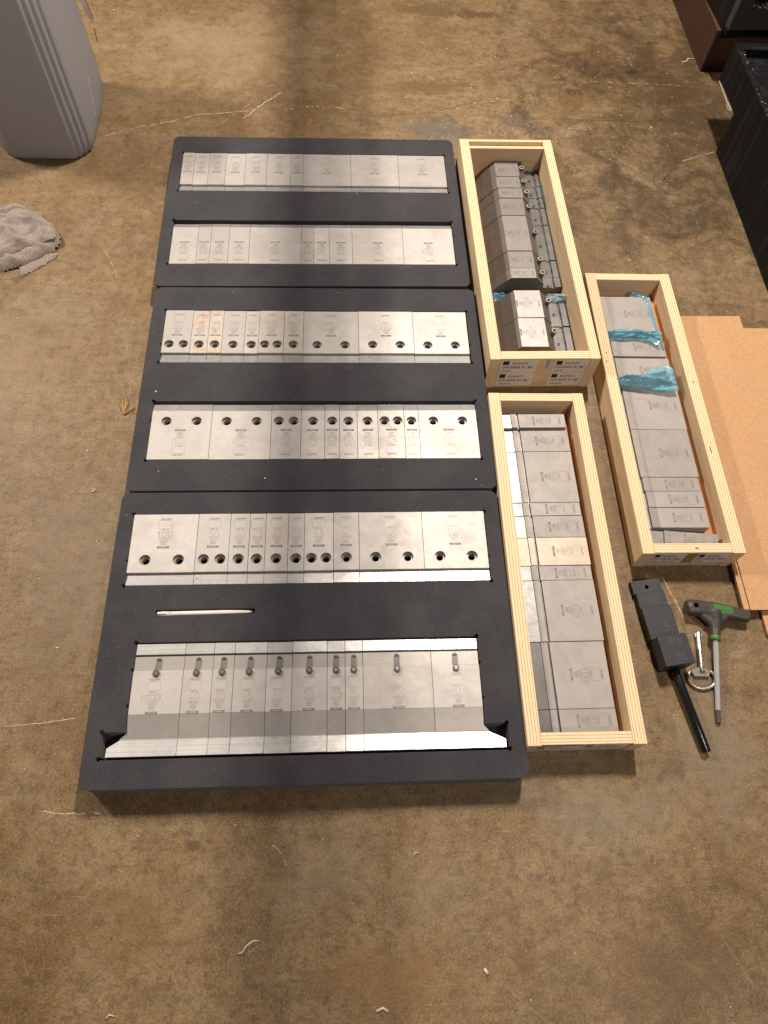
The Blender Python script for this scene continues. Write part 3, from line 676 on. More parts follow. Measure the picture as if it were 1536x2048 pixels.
def sticker(parent, x0, x1, z0, z1, y, code, line, sub):
    cw, chh = x1 - x0, z1 - z0
    mb = MB(); mb.box(-cw / 2, cw / 2, -0.15, 0.15, -chh / 2, chh / 2)
    s = link('label_sticker', mb.mesh('label_sticker', M['sticker']), parent, ((x0 + x1) / 2, y, (z0 + z1) / 2))
    def txt(body, size, px, pz, bold, kind):
        cu = bpy.data.curves.new('printed_text', 'FONT'); cu.body = body; cu.size = size * MM; cu.offset = bold * MM; cu.align_x = 'LEFT'
        tmp = bpy.data.objects.new('tmp', cu); COL.objects.link(tmp)
        me = bpy.data.meshes.new_from_object(tmp); bpy.data.objects.remove(tmp)
        me.materials.clear(); me.materials.append(M['print'])
        xm = max(v.co.x for v in me.vertices); lim = MM * cw * {0: .42, 1: .86, 2: .11 * len(body) ** .8}[kind]
        for v in me.vertices: v.co.x *= lim / xm
        link('printed_text', me, s, (px, -0.25, pz), rot=(rad(90), 0, 0))
    txt(code, 7.2 * chh / 30, -cw / 2 + cw * .30, chh * .16, 0.03, 0)
    txt(line, 8.2 * chh / 30, -cw / 2 + cw * .05, -chh * .16, 0.10, 1)
    txt(sub, 5.6 * chh / 30, -cw / 2 + cw * .05, -chh * .42, 0.02, 2)
    mb = MB(); mb.box(-cw / 2 + cw * .05, -cw / 2 + cw * .22, -0.3, -0.16, chh * .12, chh * .42)
    link('black_square', mb.mesh('black_square', M['print']), s)
def staple(parent, x, y, z, lx=3, ly=1.2):
    mb = MB(); mb.box(-lx / 2, lx / 2, -ly / 2, ly / 2, 0, 0.3); link('staple', mb.mesh('staple', M['hextip']), parent, (x, y, z))

def crate(label, loc, rz, Wd, L, H, tw, te, group='open plywood crates', far_groove=False, floor_mat=None):
    t = thing('plywood_crate', label, 'wooden crate', loc, rz, group)
    panel('side_panel', t, 0, tw[0], 0, L, 0, H, 'x')
    panel('side_panel', t, Wd - tw[1], Wd, 0, L, 0, H, 'x')
    panel('end_panel', t, tw[0] + .1, Wd - tw[1] - .1, 1.2, te + 1.2, 0, H - 0.6, 'y')
    if far_groove:
        panel('end_panel', t, tw[0] + .1, Wd - tw[1] - .1, L - 7.5, L - 0.3, 0, H - 0.3, 'y')
        panel('end_panel', t, tw[0] + .1, Wd - tw[1] - .1, L - 19.5, L - 7.6, 0, H - 9, 'y')
        panel('end_panel', t, tw[0] + .1, Wd - tw[1] - .1, L - 27, L - 19.6, 0, H - 1.5, 'y')
    else:
        panel('end_panel', t, tw[0] + .1, Wd - tw[1] - .1, L - te, L - 0.3, 0, H - 0.4, 'y')
    mb = MB(); mb.box(tw[0] + .2, Wd - tw[1] - .2, te + 1.3, L - te - .1, 1, 6)
    link('bottom_panel', mb.mesh('bottom_panel', M['ply_x']), t)
    mb = MB(); mb.box(tw[0] + .5, Wd - tw[1] - .5, te + 2, L - te - 1 - (9 if far_groove else 0), 6.2, 9)
    link('liner_sheet', mb.mesh('liner_sheet', floor_mat or M['liner']), t)
    return t
A1 = (603.6, 676.5); rz1 = rad(0.72)
c1 = crate('tall plywood crate of grey sloped punches, farthest of the three crates', (603.6, 677.0, 0), rz1, 194.8, 583.5, 80, (19.5, 18), 17, far_groove=True)
A2 = (594.7, 39.5); rz2 = rad(-0.42)
c2 = crate('low plywood crate nearest the camera, beside the dark foam trays', (595.0, 39.0, 0), rz2, 165.5, 588, 52, (19.5, 19), 16.5)
c3 = crate('low plywood crate at the right with crumpled blue film over its steel blocks', (811.0, 320.6, 0), rz2 * 1.0, 165.0, 590, 52, (20, 20), 16.5)
# stickers on the near ends (local coordinates of each crate)
for a in [(21, 86, 42, 76, '824474', 'OW200/K R1 86\u00b0', '100'), (116, 178, 42, 76, '825692', 'OW200/K R1 86\u00b0', '250'), (21, 86, 5, 40, '824472', 'OW200/K R1 86\u00b0', '100HL'), (116, 178, 5, 40, '824473', 'OW200/K R1 86\u00b0', '100HR')]:
    sticker(c1, a[0], a[1], a[2], a[3], 0.9, a[4], a[5], a[6])
mb = MB(); mb.quad((101, 0, 78), (108, 0, 78), (105.5, -0.4, 54), (102.5, -0.4, 54)); link('film_scrap', mb.mesh('film_scrap', M['film']), c1, (0, 0.8, 0))
for x0, x1, cd, sb in [(12, 76, '1208810', '250'), (80, 144, '1208800', '100 100 100')]: sticker(c2, x0, x1, 16, 46, 0.9 if x0 > 20 else -0.3, cd, 'EV/S W6 84\u00b0 R0,8', sb)
for x0, x1, cd, sb in [(21, 74, '0858792', '100 100 100'), (92, 146, '0858802', '250')]: sticker(c3, x0, x1, 14, 48, 0.9, cd, 'EV/S W6 84\u00b0 R0,8', sb)
mb = MB(); mb.box(74.5, 91.5, -0.1, 0.1, 14, 48); link('tape_strip', mb.mesh('tape_strip', simple('brown_tape', (0.30, 0.19, 0.08), 0.3)), c3, (0, 0.9, 0))
staple(c3, 88, 9, 51.5, 5, 1.8); staple(c3, 153, 190, 52.1, 1.5, 12); staple(c3, 155, 330, 52.1, 1.5, 4)
staple(c3, 6, 375, 52.1, 2, 4); staple(c3, 9, 395, 52.1, 2, 3); staple(c2, 8, 430, 52.1, 1.6, 24)
for x, y, z in [(-0.15, 12, 30), (-0.15, 240, 22)]: staple(c3, x, y, z, 0.3, 3)

# ---- coated punches in the tall crate
def xz_prism(prof, y0, y1, mi=0, bev=0):
    mb = MB(); mb.loft([[(x, y, z) for x, z in prof] for y in (y0, y1)], True, mi); return mb
import itertools
RZ1 = Matrix.Rotation(rz1, 4, 'Z')
y_edges = [(1246, 1225.0, '25'), (1224.2, 1184.5, '40'), (1183.2, 1149.2, '35'), (1148.8, 1119.4, '30'), (1118.8, 1069.2, '50'), (1067.6, 969.3, '100'), (968.6, 923.8, '45'), (922.9, 896.6, '25'), (867.0, 799.4, 'H100L'), (798.4, 730.2, 'H100R')]
wh1 = ['narrow grey punch marked 25 at the far end of the tall crate', 'grey sloped punch marked 40, second from the far end of the tall crate', 'grey sloped punch marked 35, third from the far end of the tall crate',
       'grey sloped punch marked 30, fourth from the far end of the tall crate', 'grey sloped punch marked 50, just above the widest one in the tall crate', 'widest grey sloped punch in the tall crate, marked 100, in mid row',
       'grey sloped punch marked 45, just below the widest one in the tall crate', 'narrow grey punch in the tall crate with dark blue film below it', 'pale topped punch marked H100L below the blue film in the tall crate', 'pale topped punch marked H100R nearest the labels of the tall crate']
pegx = [727.3, 727.7, 728.9, 729.6, 730.4, 733.6, 733.5, 733.0, 733.7, 735.2]
pegy = [1248.9 - 12, 1215, 1173.4, 1140.1, 1098.1, 1024.8, 950.5, 913.3, 843.1, 769.6]
scy = [1236, 1201, 1157.3, 1124.1, 1083.9, 1007.9, 938.1, 899.8, 828.2, 757.3]
for i, (ya, yb, num) in enumerate(y_edges):
    L = ya - yb - 0.7; ym = (ya + yb) / 2
    xo = (ym - 677) * -0.0126 + 3.6   # crate is turned slightly
    t = thing('sloped_punch', wh1[i], 'press punch', (xo + random.uniform(-1.3, 1.1), yb + 0.35, random.uniform(-.9, .9)), rz1 * 0.6 + rad(random.uniform(-.4, .4)), 'sloped punches in the tall plywood crate')
    X = 671.2 - xo if False else None
    dark = M['ydark']
    topm = M['ytop'] if i < 7 else (M['ybody'] if i < 8 else M['body'])
    # cross-section, x measured in world millimetres
    base = [(637, 10), (649, 27), (672, 49.6), (721, 49.6), (739, 33), (739, 10)]
    mb = xz_prism(base, 0, L); link('body', mb.mesh('body', dark, bevel=0.35), t)
    mb = MB(); mb.box(671.8, 721.2, 0.3, L - 0.3, 49.3, 49.95); link('ground_face', mb.mesh('ground_face', topm), t)
    off = random.uniform(-2.5, 2.5)
    mb = xz_prism([(739.1, 10), (739.1, 25), (757.5, 25), (757.5, 10)], 0, L); link('neck', mb.mesh('neck', M['ytangdark'], bevel=0.3), t)
    mb = xz_prism([(757.6, 10), (757.6, 22.5), (761.5, 22.5), (763.5, 26), (776.5, 26), (776.5, 10)], 0.3, L - 0.3); link('tang', mb.mesh('tang', M['ytangdark'], bevel=0.3), t)
    px, py = pegx[i] - xo, pegy[i] - yb
    mb = MB(); mb.cyl((px + 2, py), 1.6, 24, 47, 20, 0, 5.2); 
    pg = link('peg', mb.mesh('peg', M['ydark'], bevel=0.2, angle=40), t)
    mb = MB(); mb.cyl((px + 2, py), 5.4, 47.05, 48.9, 20, 0, 5.0); link('peg_cap', mb.mesh('peg_cap', M['ybody'], bevel=0.2, angle=40), pg)
    mb = MB(); mb.cyl((px + 2, py), 2.8, 48.9, 49.3, 16); link('peg_socket', mb.mesh('peg_socket', M['black']), pg)
    mb = MB(); mb.cyl((749.5 - xo + 0, scy[i] - yb), 3.0, 25, 26.6, 16); mb.box(749.5 - xo - 2.2, 749.5 - xo + 2.2, scy[i] - yb - .5, scy[i] - yb + .5, 26.6, 26.9, 1)
    link('screw', mb.mesh('screw', [M['button'], M['black']], bevel=0.2), t)
    for o in t.children:
        if o.name.split('.')[0] in ('body', 'ground_face', 'neck', 'tang'): o.location.x -= xo * MM
    link('marking', mark_mesh(num, 'mid' if i < 8 else 'mid', 'crate'), t, (707.5 - xo, L / 2, 50.05), rad(-90)).scale = (0.87, 0.87, 1)
    # put the thing's origin under the middle of the punch
    for o in t.children: o.location.x -= 0.690
    t.location.x += 0.690

# ---- blocks in the two low crates
def crate_blocks(c_y, items, prof, labels, group, x_at, rz, tangmats, bodymats, num_dx=0, wider={}):
    for i, (ya, yb, num) in enumerate(items):
        L = ya - yb - 0.3; ym = (ya + yb) / 2; ox = x_at(ym)
        ox += random.uniform(-1.0, 0.9)
        t = thing('steel_block', labels[i], 'steel tool', (ox, yb + 0.3, 0), rz + rad(random.uniform(-.35, .35)), group)
        dz = random.uniform(-0.25, 0.3)
        tl, tz, sl, sr, gl, br = prof; br += wider.get(i, 0)
        bm_ = bodymats.get(i, M['ybody'])
        mb = xz_prism([(tl, 10), (tl, tz), (sl, tz), (sl, 10)], 0, L); link('tang', mb.mesh('tang', tangmats.get(i, M['ytang']), bevel=0.3), t)
        mb = xz_prism([(sl + .05, 10), (sl + .05, 30.4 + dz), (sr, 30.4 + dz), (sr, 10)], 0, L); link('rib', mb.mesh('rib', bm_, bevel=0.35), t)
        if gl > sr + 0.3:
            mb = xz_prism([(sr + .05, 10), (sr + .05, 25.5), (gl, 25.5), (gl, 10)], 0, L); link('groove', mb.mesh('groove', M['ytangdark']), t)
        mb = xz_prism([(gl + .05, 10), (gl + .05, 30 + dz), (br, 30 + dz), (br, 10)], 0, L); link('body', mb.mesh('body', bm_, bevel=0.35), t)
        if num: link('marking', mark_mesh(num[0], num[1], 'faintcrate' if num[1] == 'faint' else 'crate'), t, (br - 19.3 + num_dx, L * 0.5, 30 + dz + 0.08), rad(-90)).scale = (0.95, 0.95, 1)
P2 = (0.4, 28.6, 22.6, 32.5, 35.6, 117.4)
it2 = [(596.8, 568.6, ('30', 'mid')), (562.4, 520.2, ('45', 'mid')), (519.8, 422.8, ('100', 'mid')), (422.2, 398.6, ('25', 'mid')), (398.2, 360, ('40', 'mid')), (359.6, 311.6, ('50', 'faint')),
       (311.2, 287.2, ('25', 'mid')), (286.8, 189.8, ('100', 'strong')), (189.2, 91.4, ('100', 'strong')), (91.0, 57.2, ('35', 'strong'))]
lb2 = ['steel block marked 30 alone above a gap at the far end of the nearest crate', 'steel block marked 45 just below the gap at the far end of the nearest crate', 'long steel block marked 100, upper one of three in the nearest crate',
       'narrow steel block marked 25 below the upper long block in the nearest crate', 'steel block marked 40 just above the yellowed one in the nearest crate', 'yellowed tan steel block in the middle of the nearest crate',
       'narrow steel block marked 25 just below the yellowed one in the nearest crate', 'long steel block marked 100, middle one of three in the nearest crate', 'long steel block marked 100, lowest of three in the nearest crate', 'steel block marked 35 with dark tang at the near end of the nearest crate']
crate_blocks(0, it2, P2, lb2, 'steel blocks in the nearest low crate', lambda y: 615.6 - (y - 100) * -0.0 + (y - 100) * 0.0035 - 0.3 + (0.0), 0.0,
             {0: M['ytang'], 5: M['ytan'], 7: M['ytang'], 8: M['ytangdark'], 9: M['ytangdark']}, {5: M['ytan']})
P3 = (0.5, 26.0, 13.0, 24.6, 24.7, 108.2)
it3 = [(871, 784.5, ('100', 'mid')), (770, 725.6, ('45', 'mid')), (721.6, 667, ('50', 'mid')), (666.6, 565.0, ('100', 'mid')), (564.4, 469.2, ('100', 'mid')), (468.8, 442.6, ('25', 'mid')), (442.2, 412.3, ('30', 'mid')), (411.9, 375.6, ('40', 'mid'))]
lb3 = ['long steel block marked 100 at the far end of the right crate', 'steel block between the two blue films in the right crate, marked 45', 'steel block partly under the big crumpled blue film in the right crate',
       'long steel block just below the big blue film in the right crate', 'second long steel block below the big blue film in the right crate', 'narrow steel block marked 25 below the long blocks in the right crate',
       'steel block marked 30 near the near end of the right crate', 'steel block marked 40, last flat one in the right crate']
crate_blocks(0, it3, P3, lb3, 'steel blocks in the right crate', lambda y: 833.6 + (470 - y) * 0.005, rad(-0.3),
             {0: M['ytangdark'], 1: M['ytangdark'], 2: M['ytangdark']}, {}, 0, {0: 3, 1: 4, 2: 6, 3: 6, 4: 5})
# the tilted last block
t = thing('steel_block', 'loose tilted steel block marked 25 at the near end of the right crate', 'steel tool', (838, 348.0, 3.5), rad(-7.0), 'steel blocks in the right crate')
t.rotation_euler = (rad(6), rad(0), rad(-5.0))
for nm, a, b, z, m in (('tang', 1, 21, 26, M['ytang']), ('rib', 21.1, 31, 30.5, M['ybody']), ('body', 31.1, 108, 29.5, M['ybody'])):
    mb = xz_prism([(a, 10), (a, z), (b, z), (b, 10)], 0, 24.5); link(nm, mb.mesh(nm, m, bevel=0.35), t)
link('marking', mark_mesh('25', 'mid'), t, (93, 12.3, 29.6), rad(-90))

# ---- crumpled blue film
def crumple(name, label, path, widths, amp, z0, seed=1, group='blue protective film in the crates', nu=46, nv=14, lift=6):
    path = [Vector(p) for p in path]
    def at(u):
        f = u * (len(path) - 1); i = min(int(f), len(path) - 2); f -= i
        w = widths[i] * (1 - f) + widths[i + 1] * f
        d = (path[i + 1] - path[i]).normalized()
        return path[i].lerp(path[i + 1], f), w, d
    mb = MB(); vs = []
    for i in range(nu + 1):
        p, w, d = at(i / nu); side = Vector((-d.y, d.x, 0))
        for j in range(nv + 1):
            v = j / nv * 2 - 1
            q = p + side * v * w / 2
            n1 = noise.noise(Vector((q.x * .020, v * 2.1 + q.x * .012 + seed, seed * 3.1))); n2 = noise.noise(Vector((q.x * .035 + 9, v * 3.4, seed)))
            n3 = noise.noise(Vector((q.x * .09, v * 6.0 + q.x * .03, seed + 5)))
            h = lift * (1 - v * v) + amp * ((1 - abs(n1) * 2.6) * .9 + (0.4 - abs(n2) * 1.6) * .6 + (0.3 - abs(n3)) * 0.35)
            vs.append((q.x + n2 * amp * .5, q.y + n1 * amp * .7, z0 + max(h, -2.0)))
    fs = []
    for i in range(nu):
        for j in range(nv):
            a = i * (nv + 1) + j; fs.append((a, a + 1, a + nv + 2)); fs.append((a, a + nv + 2, a + nv + 1))
    mb.add(vs, fs); o = link(name, mb.mesh(name, M['film'], smooth=(amp < 0))); return tag(o, label, 'plastic film', group)
crumple('blue_film', 'narrow twisted strip of blue film lying across the right crate', [(833, 769, 0), (860, 773, 0), (893, 774, 0), (920, 769, 0), (939, 762, 0)], [17, 22, 26, 24, 38], 6, 31, 2)
crumple('blue_film', 'large crumpled sheet of blue film fanning out over the right crate', [(831, 657, 0), (852, 661, 0), (880, 661, 0), (910, 664, 0), (941, 668, 0)], [12, 24, 30, 54, 56], 9, 33, 7, nu=56, nv=22, lift=12)
crumple('blue_film', 'thin blue film standing between the blocks and the right wall of the right crate', [(910, 881, 0), (931, 872, 0), (938, 845, 0), (939, 800, 0), (942, 740, 0)], [12, 10, 9, 7, 6], 4, 24, 4)
crumple('blue_film', 'bright blue film sticking out between two punches in the tall crate', [(741, 867, 0), (755, 868, 0), (775, 867, 0)], [14, 15, 17], 5, 27, 5, nu=26)
crumple('blue_film', 'dark blue film wedged in the gap between the punches of the tall crate', [(632, 881, 0), (660, 883, 0), (700, 884, 0), (742, 880, 0)], [20, 22, 22, 20], 6, 12, 6)
crumple('blue_film', 'scrap of blue film along the right wall of the tall crate', [(775, 1195, 0), (777, 1160, 0), (777, 1115, 0)], [5, 9, 4], 3, 26, 8, nu=30, nv=6)

# ------------------------------------------------------------ hardboard sheets at the right
def sheet(label, poly, z0, z1):
    cx, cy = poly[0][0], poly[0][1]
    mb = MB(); mb.loft([[(x - cx, y - cy, z) for x, y in poly] for z in (0, z1 - z0)], True)
    me = mb.mesh('hardboard_sheet', [M['mdf'], M['mdf_edge']], bevel=0.3)
    for p in me.polygons:
        if abs(p.normal.z) < 0.5: p.material_index = 1
    return tag(link('hardboard_sheet', me, None, (cx, cy, z0)), label, 'hardboard sheet', 'stacked orange hardboard sheets')
sheet('lowest orange hardboard sheet, sticking out nearest the hex key handle', [(1001, 201), (1500, 196), (1500, 806), (1001, 806)], 1, 7.5)
sheet('middle orange hardboard sheet with its far edge jutting out behind the others', [(970.5, 240), (1119, 236), (1122.6, 839), (975, 838)], 8, 14)
sheet('top orange hardboard sheet running out of the picture at the right', [(979, 238.2), (1500, 233), (1500, 803.5), (979, 806.5)], 14.3, 17.3)

# ------------------------------------------------------------ stepped gauge block with rod
t = thing('stepped_gauge', 'black stepped gauge block with engraved numbers and a black rod handle', 'gauge block', (801, 294, 0), 0)
def gpoly(name, pts, z1, z0=0.0, hole=None):
    mb = MB()
    if hole: slab_with_holes(mb, [(x - 801, y - 294) for x, y in pts], [[(hole[0] - 801 + 3.4 * math.cos(k * .3927), hole[1] - 294 + 3.4 * math.sin(k * .3927)) for k in range(16)]], z0, z1, z0 + 0.5)
    else: mb.loft([[(x - 801, y - 294, z) for x, y in pts] for z in (z0, z1)], True)
    return link(name, mb.mesh(name, M['blackpl'], bevel=0 if hole else 0.5), t)
gpoly('step', [(800.3, 290.6), (802.4, 268.9), (849.6, 275.2), (847.1, 296.3)][::-1], 10, hole=(824.9, 281.5))
gpoly('step', [(804.4, 268.9), (806.0, 243.7), (852.7, 249), (850.0, 274.9)][::-1], 12.5)
gpoly('step', [(806, 243.6), (811.2, 193.4), (857.2, 199), (852.8, 248.9)][::-1], 18)
gpoly('step', [(813.4, 193.2), (817.9, 147.5), (863.1, 153.4), (857.7, 198.8)][::-1], 35)
def engrave(s, x, y, h, z, w=0.55):
    mb = MB(); stext(mb, s, 0, -h / 2, h, w); m_ = link('engraving', mb.mesh('engraving', M['mark_dim']), t, (x - 801, y - 294, z + 0.06), rad(-6.5))
M['mark_dim'] = simple('engraved_groove', (0.10, 0.095, 0.10), 0.6)
engrave('10', 828, 259.5, 11, 12.5); engrave('5', 838.5, 214, 13, 18, 0.6); engrave('DIV', 839, 187, 8.5, 35); engrave('35', 843, 163.5, 11, 35, 0.6)
mb = MB(); mb.tube([(39.5, -144, 10.5), (39.6, -145, 10.5), (60.6, -262.5, 8.0), (60.8, -263.5, 8.0)], [6.2, 6.6, 6.6, 5.9], 20)
link('rod', mb.mesh('rod', M['rodblack'], smooth=True), t)

# ------------------------------------------------------------ T-handle hex key
def remesh(me, vox, smooth_it=4):
    ob = bpy.data.objects.new('tmp', me); COL.objects.link(ob)
    r = ob.modifiers.new('r', 'REMESH'); r.mode = 'VOXEL'; r.voxel_size = vox * MM; r.use_smooth_shade = True
    s = ob.modifiers.new('s', 'SMOOTH'); s.factor = 0.5; s.iterations = smooth_it
    dg = bpy.context.evaluated_depsgraph_get(); m2 = bpy.data.meshes.new_from_object(ob.evaluated_get(dg))
    bpy.data.objects.remove(ob); return m2
t = thing('t_handle_hex_key', 'hex key with dark grey T-handle, green inlay and chrome shaft', 'hex key', (914, 235, 0), 0)
mb = MB()
hx = [(-36, 10, 0), (-34, 10, 0), (-20, 9, 0), (-4, 7, 0), (14, 4.5, 0), (34, 0, 0), (52, -4.4, 0), (59, -6, 0), (61, -6.5, 0)]
mb.tube([(x, y, 13.5) for x, y, _ in hx], [9, 12.2, 13.4, 12.2, 12.0, 11.2, 10.4, 10.2, 8.5], 24, sy=0.85)
mb.tube([(6, 2, 13), (5.5, -12, 13), (3, -26, 13), (-0.2, -40, 13)], [13, 10, 7.8, 7.0], 24)
mb.tube([(-16, 3, 13), (0, -16, 13)], [7, 6], 16); mb.tube([(28, -2, 13), (8, -16, 13)], [7, 6], 16)
hm = remesh(mb.mesh('handle', M['grip']), 1.0, 6); hm.materials.clear(); hm.materials.append(M['grip'])
ob = bpy.data.objects.new('tmp', hm); COL.objects.link(ob)
mbh = MB(); mbh.cyl((-23.5, 10.4), 4.4, -10, 50, 24); cut = bpy.data.objects.new('cut', mbh.mesh('cut', M['black'])); COL.objects.link(cut)
bo = ob.modifiers.new('b', 'BOOLEAN'); bo.operation = 'DIFFERENCE'; bo.object = cut; bo.solver = 'EXACT'
dg = bpy.context.evaluated_depsgraph_get(); hm2 = bpy.data.meshes.new_from_object(ob.evaluated_get(dg)); bpy.data.objects.remove(ob); bpy.data.objects.remove(cut)
link('handle', hm2, t)
mb = MB(); N = 14
rings = []
for i in range(N + 1):
    u = i / N; x = 3 + 30 * u; yc = 6.0 - 5.2 * u + 0.6; r = 12.3 - 1.2 * u
    ring = []
    for k in range(9):
        a = rad(58 + 80 * k / 8) if i not in (0, N) else rad(68 + 60 * k / 8)
        ring.append((x, yc + r * 1.03 * math.cos(a), 13.5 + r * 0.85 * 1.045 * math.sin(a)))
    rings.append(ring)
mb.loft(rings, False, closed=False); link('green_inlay', mb.mesh('green_inlay', M['green'], smooth=True), t)
mb = MB(); mb.tube([(-.4, -36, 13), (-.6, -37, 13), (-1.0, -42.5, 13), (-1.2, -43.5, 13)], [7.0, 8.0, 8.0, 7.0], 24); link('collar', mb.mesh('collar', M['green'], smooth=True), t)
mb = MB(); mb.tube([(-1, -43, 13), (-19.5, -146, 5.2)], 4.0, 6); link('shaft', mb.mesh('shaft', M['chrome'], bevel=0.3), t)
mb = MB(); mb.tube([(-19.5, -146, 5.2), (-22.8, -164, 4.2)], 3.9, 6); link('hex_tip', mb.mesh('hex_tip', M['hextip'], bevel=0.3), t)

# ------------------------------------------------------------ small cabinet key
t = thing('cabinet_key', 'small tarnished cabinet key with an oval ring bow beside the hex key', 'key', (884, 152, 0), 0)
mb = MB(); mb.tube([(0.2, -6, 4.6), (0.4, 0, 4.8), (8.6, 55, 4.6), (8.8, 57, 4.6)], [4.4, 4.0, 4.0, 3.4], 16); link('stem', mb.mesh('stem', M['zinc'], smooth=True), t)
mb = MB(); mb.box(2.5, 7, 47.5, 55, 2.5, 6.5); mb.box(11, 13.6, 47.5, 53, 2.8, 6.4); link('bit', mb.mesh('bit', M['zinc'], bevel=0.5), t)
mb = MB(); pl = [(-17, -3), (-13, -12.5), (9, -13.5), (13, -5), (9, -1.5), (4, 1.2), (-6, 1.5), (-13, -1)]
mb.loft([[(x, y, z) for x, y in pl] for z in (2.2, 6.2)], True); link('bow_plate', mb.mesh('bow_plate', M['zinc'], bevel=0.7), t)
mb = MB(); pts = [(-2.2 + 20.5 * math.cos(rad(a)), -15 + 15.5 * math.sin(rad(a)), 4) for a in range(135, 406, 10)]
mb.tube(pts, [2.6] * len(pts), 12); link('ring', mb.mesh('ring', M['zinc'], smooth=True), t)
mb = MB(); stext(mb, 'TAPER', 0, 0, 3.6, 0.5); link('engraving', mb.mesh('engraving', M['hextip']), t, (-1, -9.5, 6.3), rad(-4))

# ------------------------------------------------------------ jerrycan
t = thing('jerrycan', 'large grey plastic jerrycan standing on the floor at the upper left', 'jerrycan', (-300, 1400, 0), 0)
def can_outline(s=1.0, ins=0.0):
    # outline in world mm around (-300,1400)
    p = [(-387, 1312), (-372, 1292), (-350, 1276), (-342, 1274), (-240, 1273), (-222, 1274)]
    ribs = []
    a = Vector((-216, 1275)); b = Vector((-188, 1306)); nrm = Vector((0.74, -0.67))
    for k in range(25):
        f = k / 24; q = a.lerp(b, f) + nrm * (2.6 * math.sin(f * math.pi) * 0.8 + 1.5 * math.cos(f * 3 * 2 * math.pi) - 1.2)
        ribs.append((q.x, q.y))
    p += ribs
    p += [(-186, 1318), (-185, 1360), (-186, 1440), (-189, 1490), (-195, 1522), (-208, 1545), (-228, 1554), (-350, 1556), (-378, 1548), (-392, 1528), (-397, 1490), (-397, 1340)]
    return [((x + 300) * s, (y - 1400) * s) for x, y in p]
mb = MB(); rings = []
for z, s in [(0.3, 0.93), (3, 0.955), (9, 0.975), (20, 0.992), (40, 1.0), (60, 1.002), (90, 1.002), (120, 0.995), (180, 0.99), (240, 0.985), (300, 0.98), (335, 0.965), (350, 0.92), (358, 0.84)]:
    rings.append([(x, y, z) for x, y in can_outline(s)])
mb.loft(rings, True); body = link('body', mb.mesh('body', M['hdpe'], smooth=True), t)
mb = MB(); mb.tube([(-70, -60, 356), (-60, -60, 385), (40, -60, 385), (55, -60, 356)], 13, 14, sy=0.8); link('handle', mb.mesh('handle', M['hdpe'], smooth=True), t)
mb = MB(); mb.cyl((-20, 70), 28, 355, 385, 28); link('screw_cap', mb.mesh('screw_cap', M['hextip'], bevel=2), t)
mb = MB()
for k in range(11):
    z = 79 + k * 15.9; x = -283 + 300 + (k * 0.9) - (14 if k % 5 == 0 else 9) / 2
    sc_ = 1 - (z - 12) * 0.00007
    mb.box(x - 5, x + (8 if k % 5 == 0 else 3), (1273.2 - 1400) * sc_ - 0.5, (1273.2 - 1400) * sc_ + .3, z, z + 0.9)
g = link('graduation', mb.mesh('graduation', M['hdpe_mark']), t); g['kind'] = 'stuff'
mb = MB(); ln = [(-184.3 + 300, 1362 - 1400 + 2 * k, 60 + 0.2 * k * k + 3 * k) for k in range(12)]
mb.tube([(114.6, -20 + 3.2 * k, 30 + 8 * k - .12 * k * k) for k in range(11)], 0.9, 6); link('moulding_line', mb.mesh('moulding_line', M['hdpe_mark']), t)
lab = []
mb = MB()
a_ = [(118, 128, 195), (115, 146, 150), (114, 150, 140), (110, 136, 178)]
mb.add([(x, y, z) for x, y, z in [(112, 120, 205), (117, 133, 190), (118, 148, 139), (113, 140, 142), (109, 132, 165)]], [(0, 1, 2, 3, 4)]); lb = link('peeling_label', mb.mesh('peeling_label', M['whitelabel']), t)
mb = MB(); mb.tube([(117.2, 124, 203), (118.6, 135, 182), (119, 147, 139)], 0.9, 6); mb.tube([(118, 136, 128), (117.6, 132, 100)], 0.9, 6); link('label_edge', mb.mesh('label_edge', M['red']), lb)

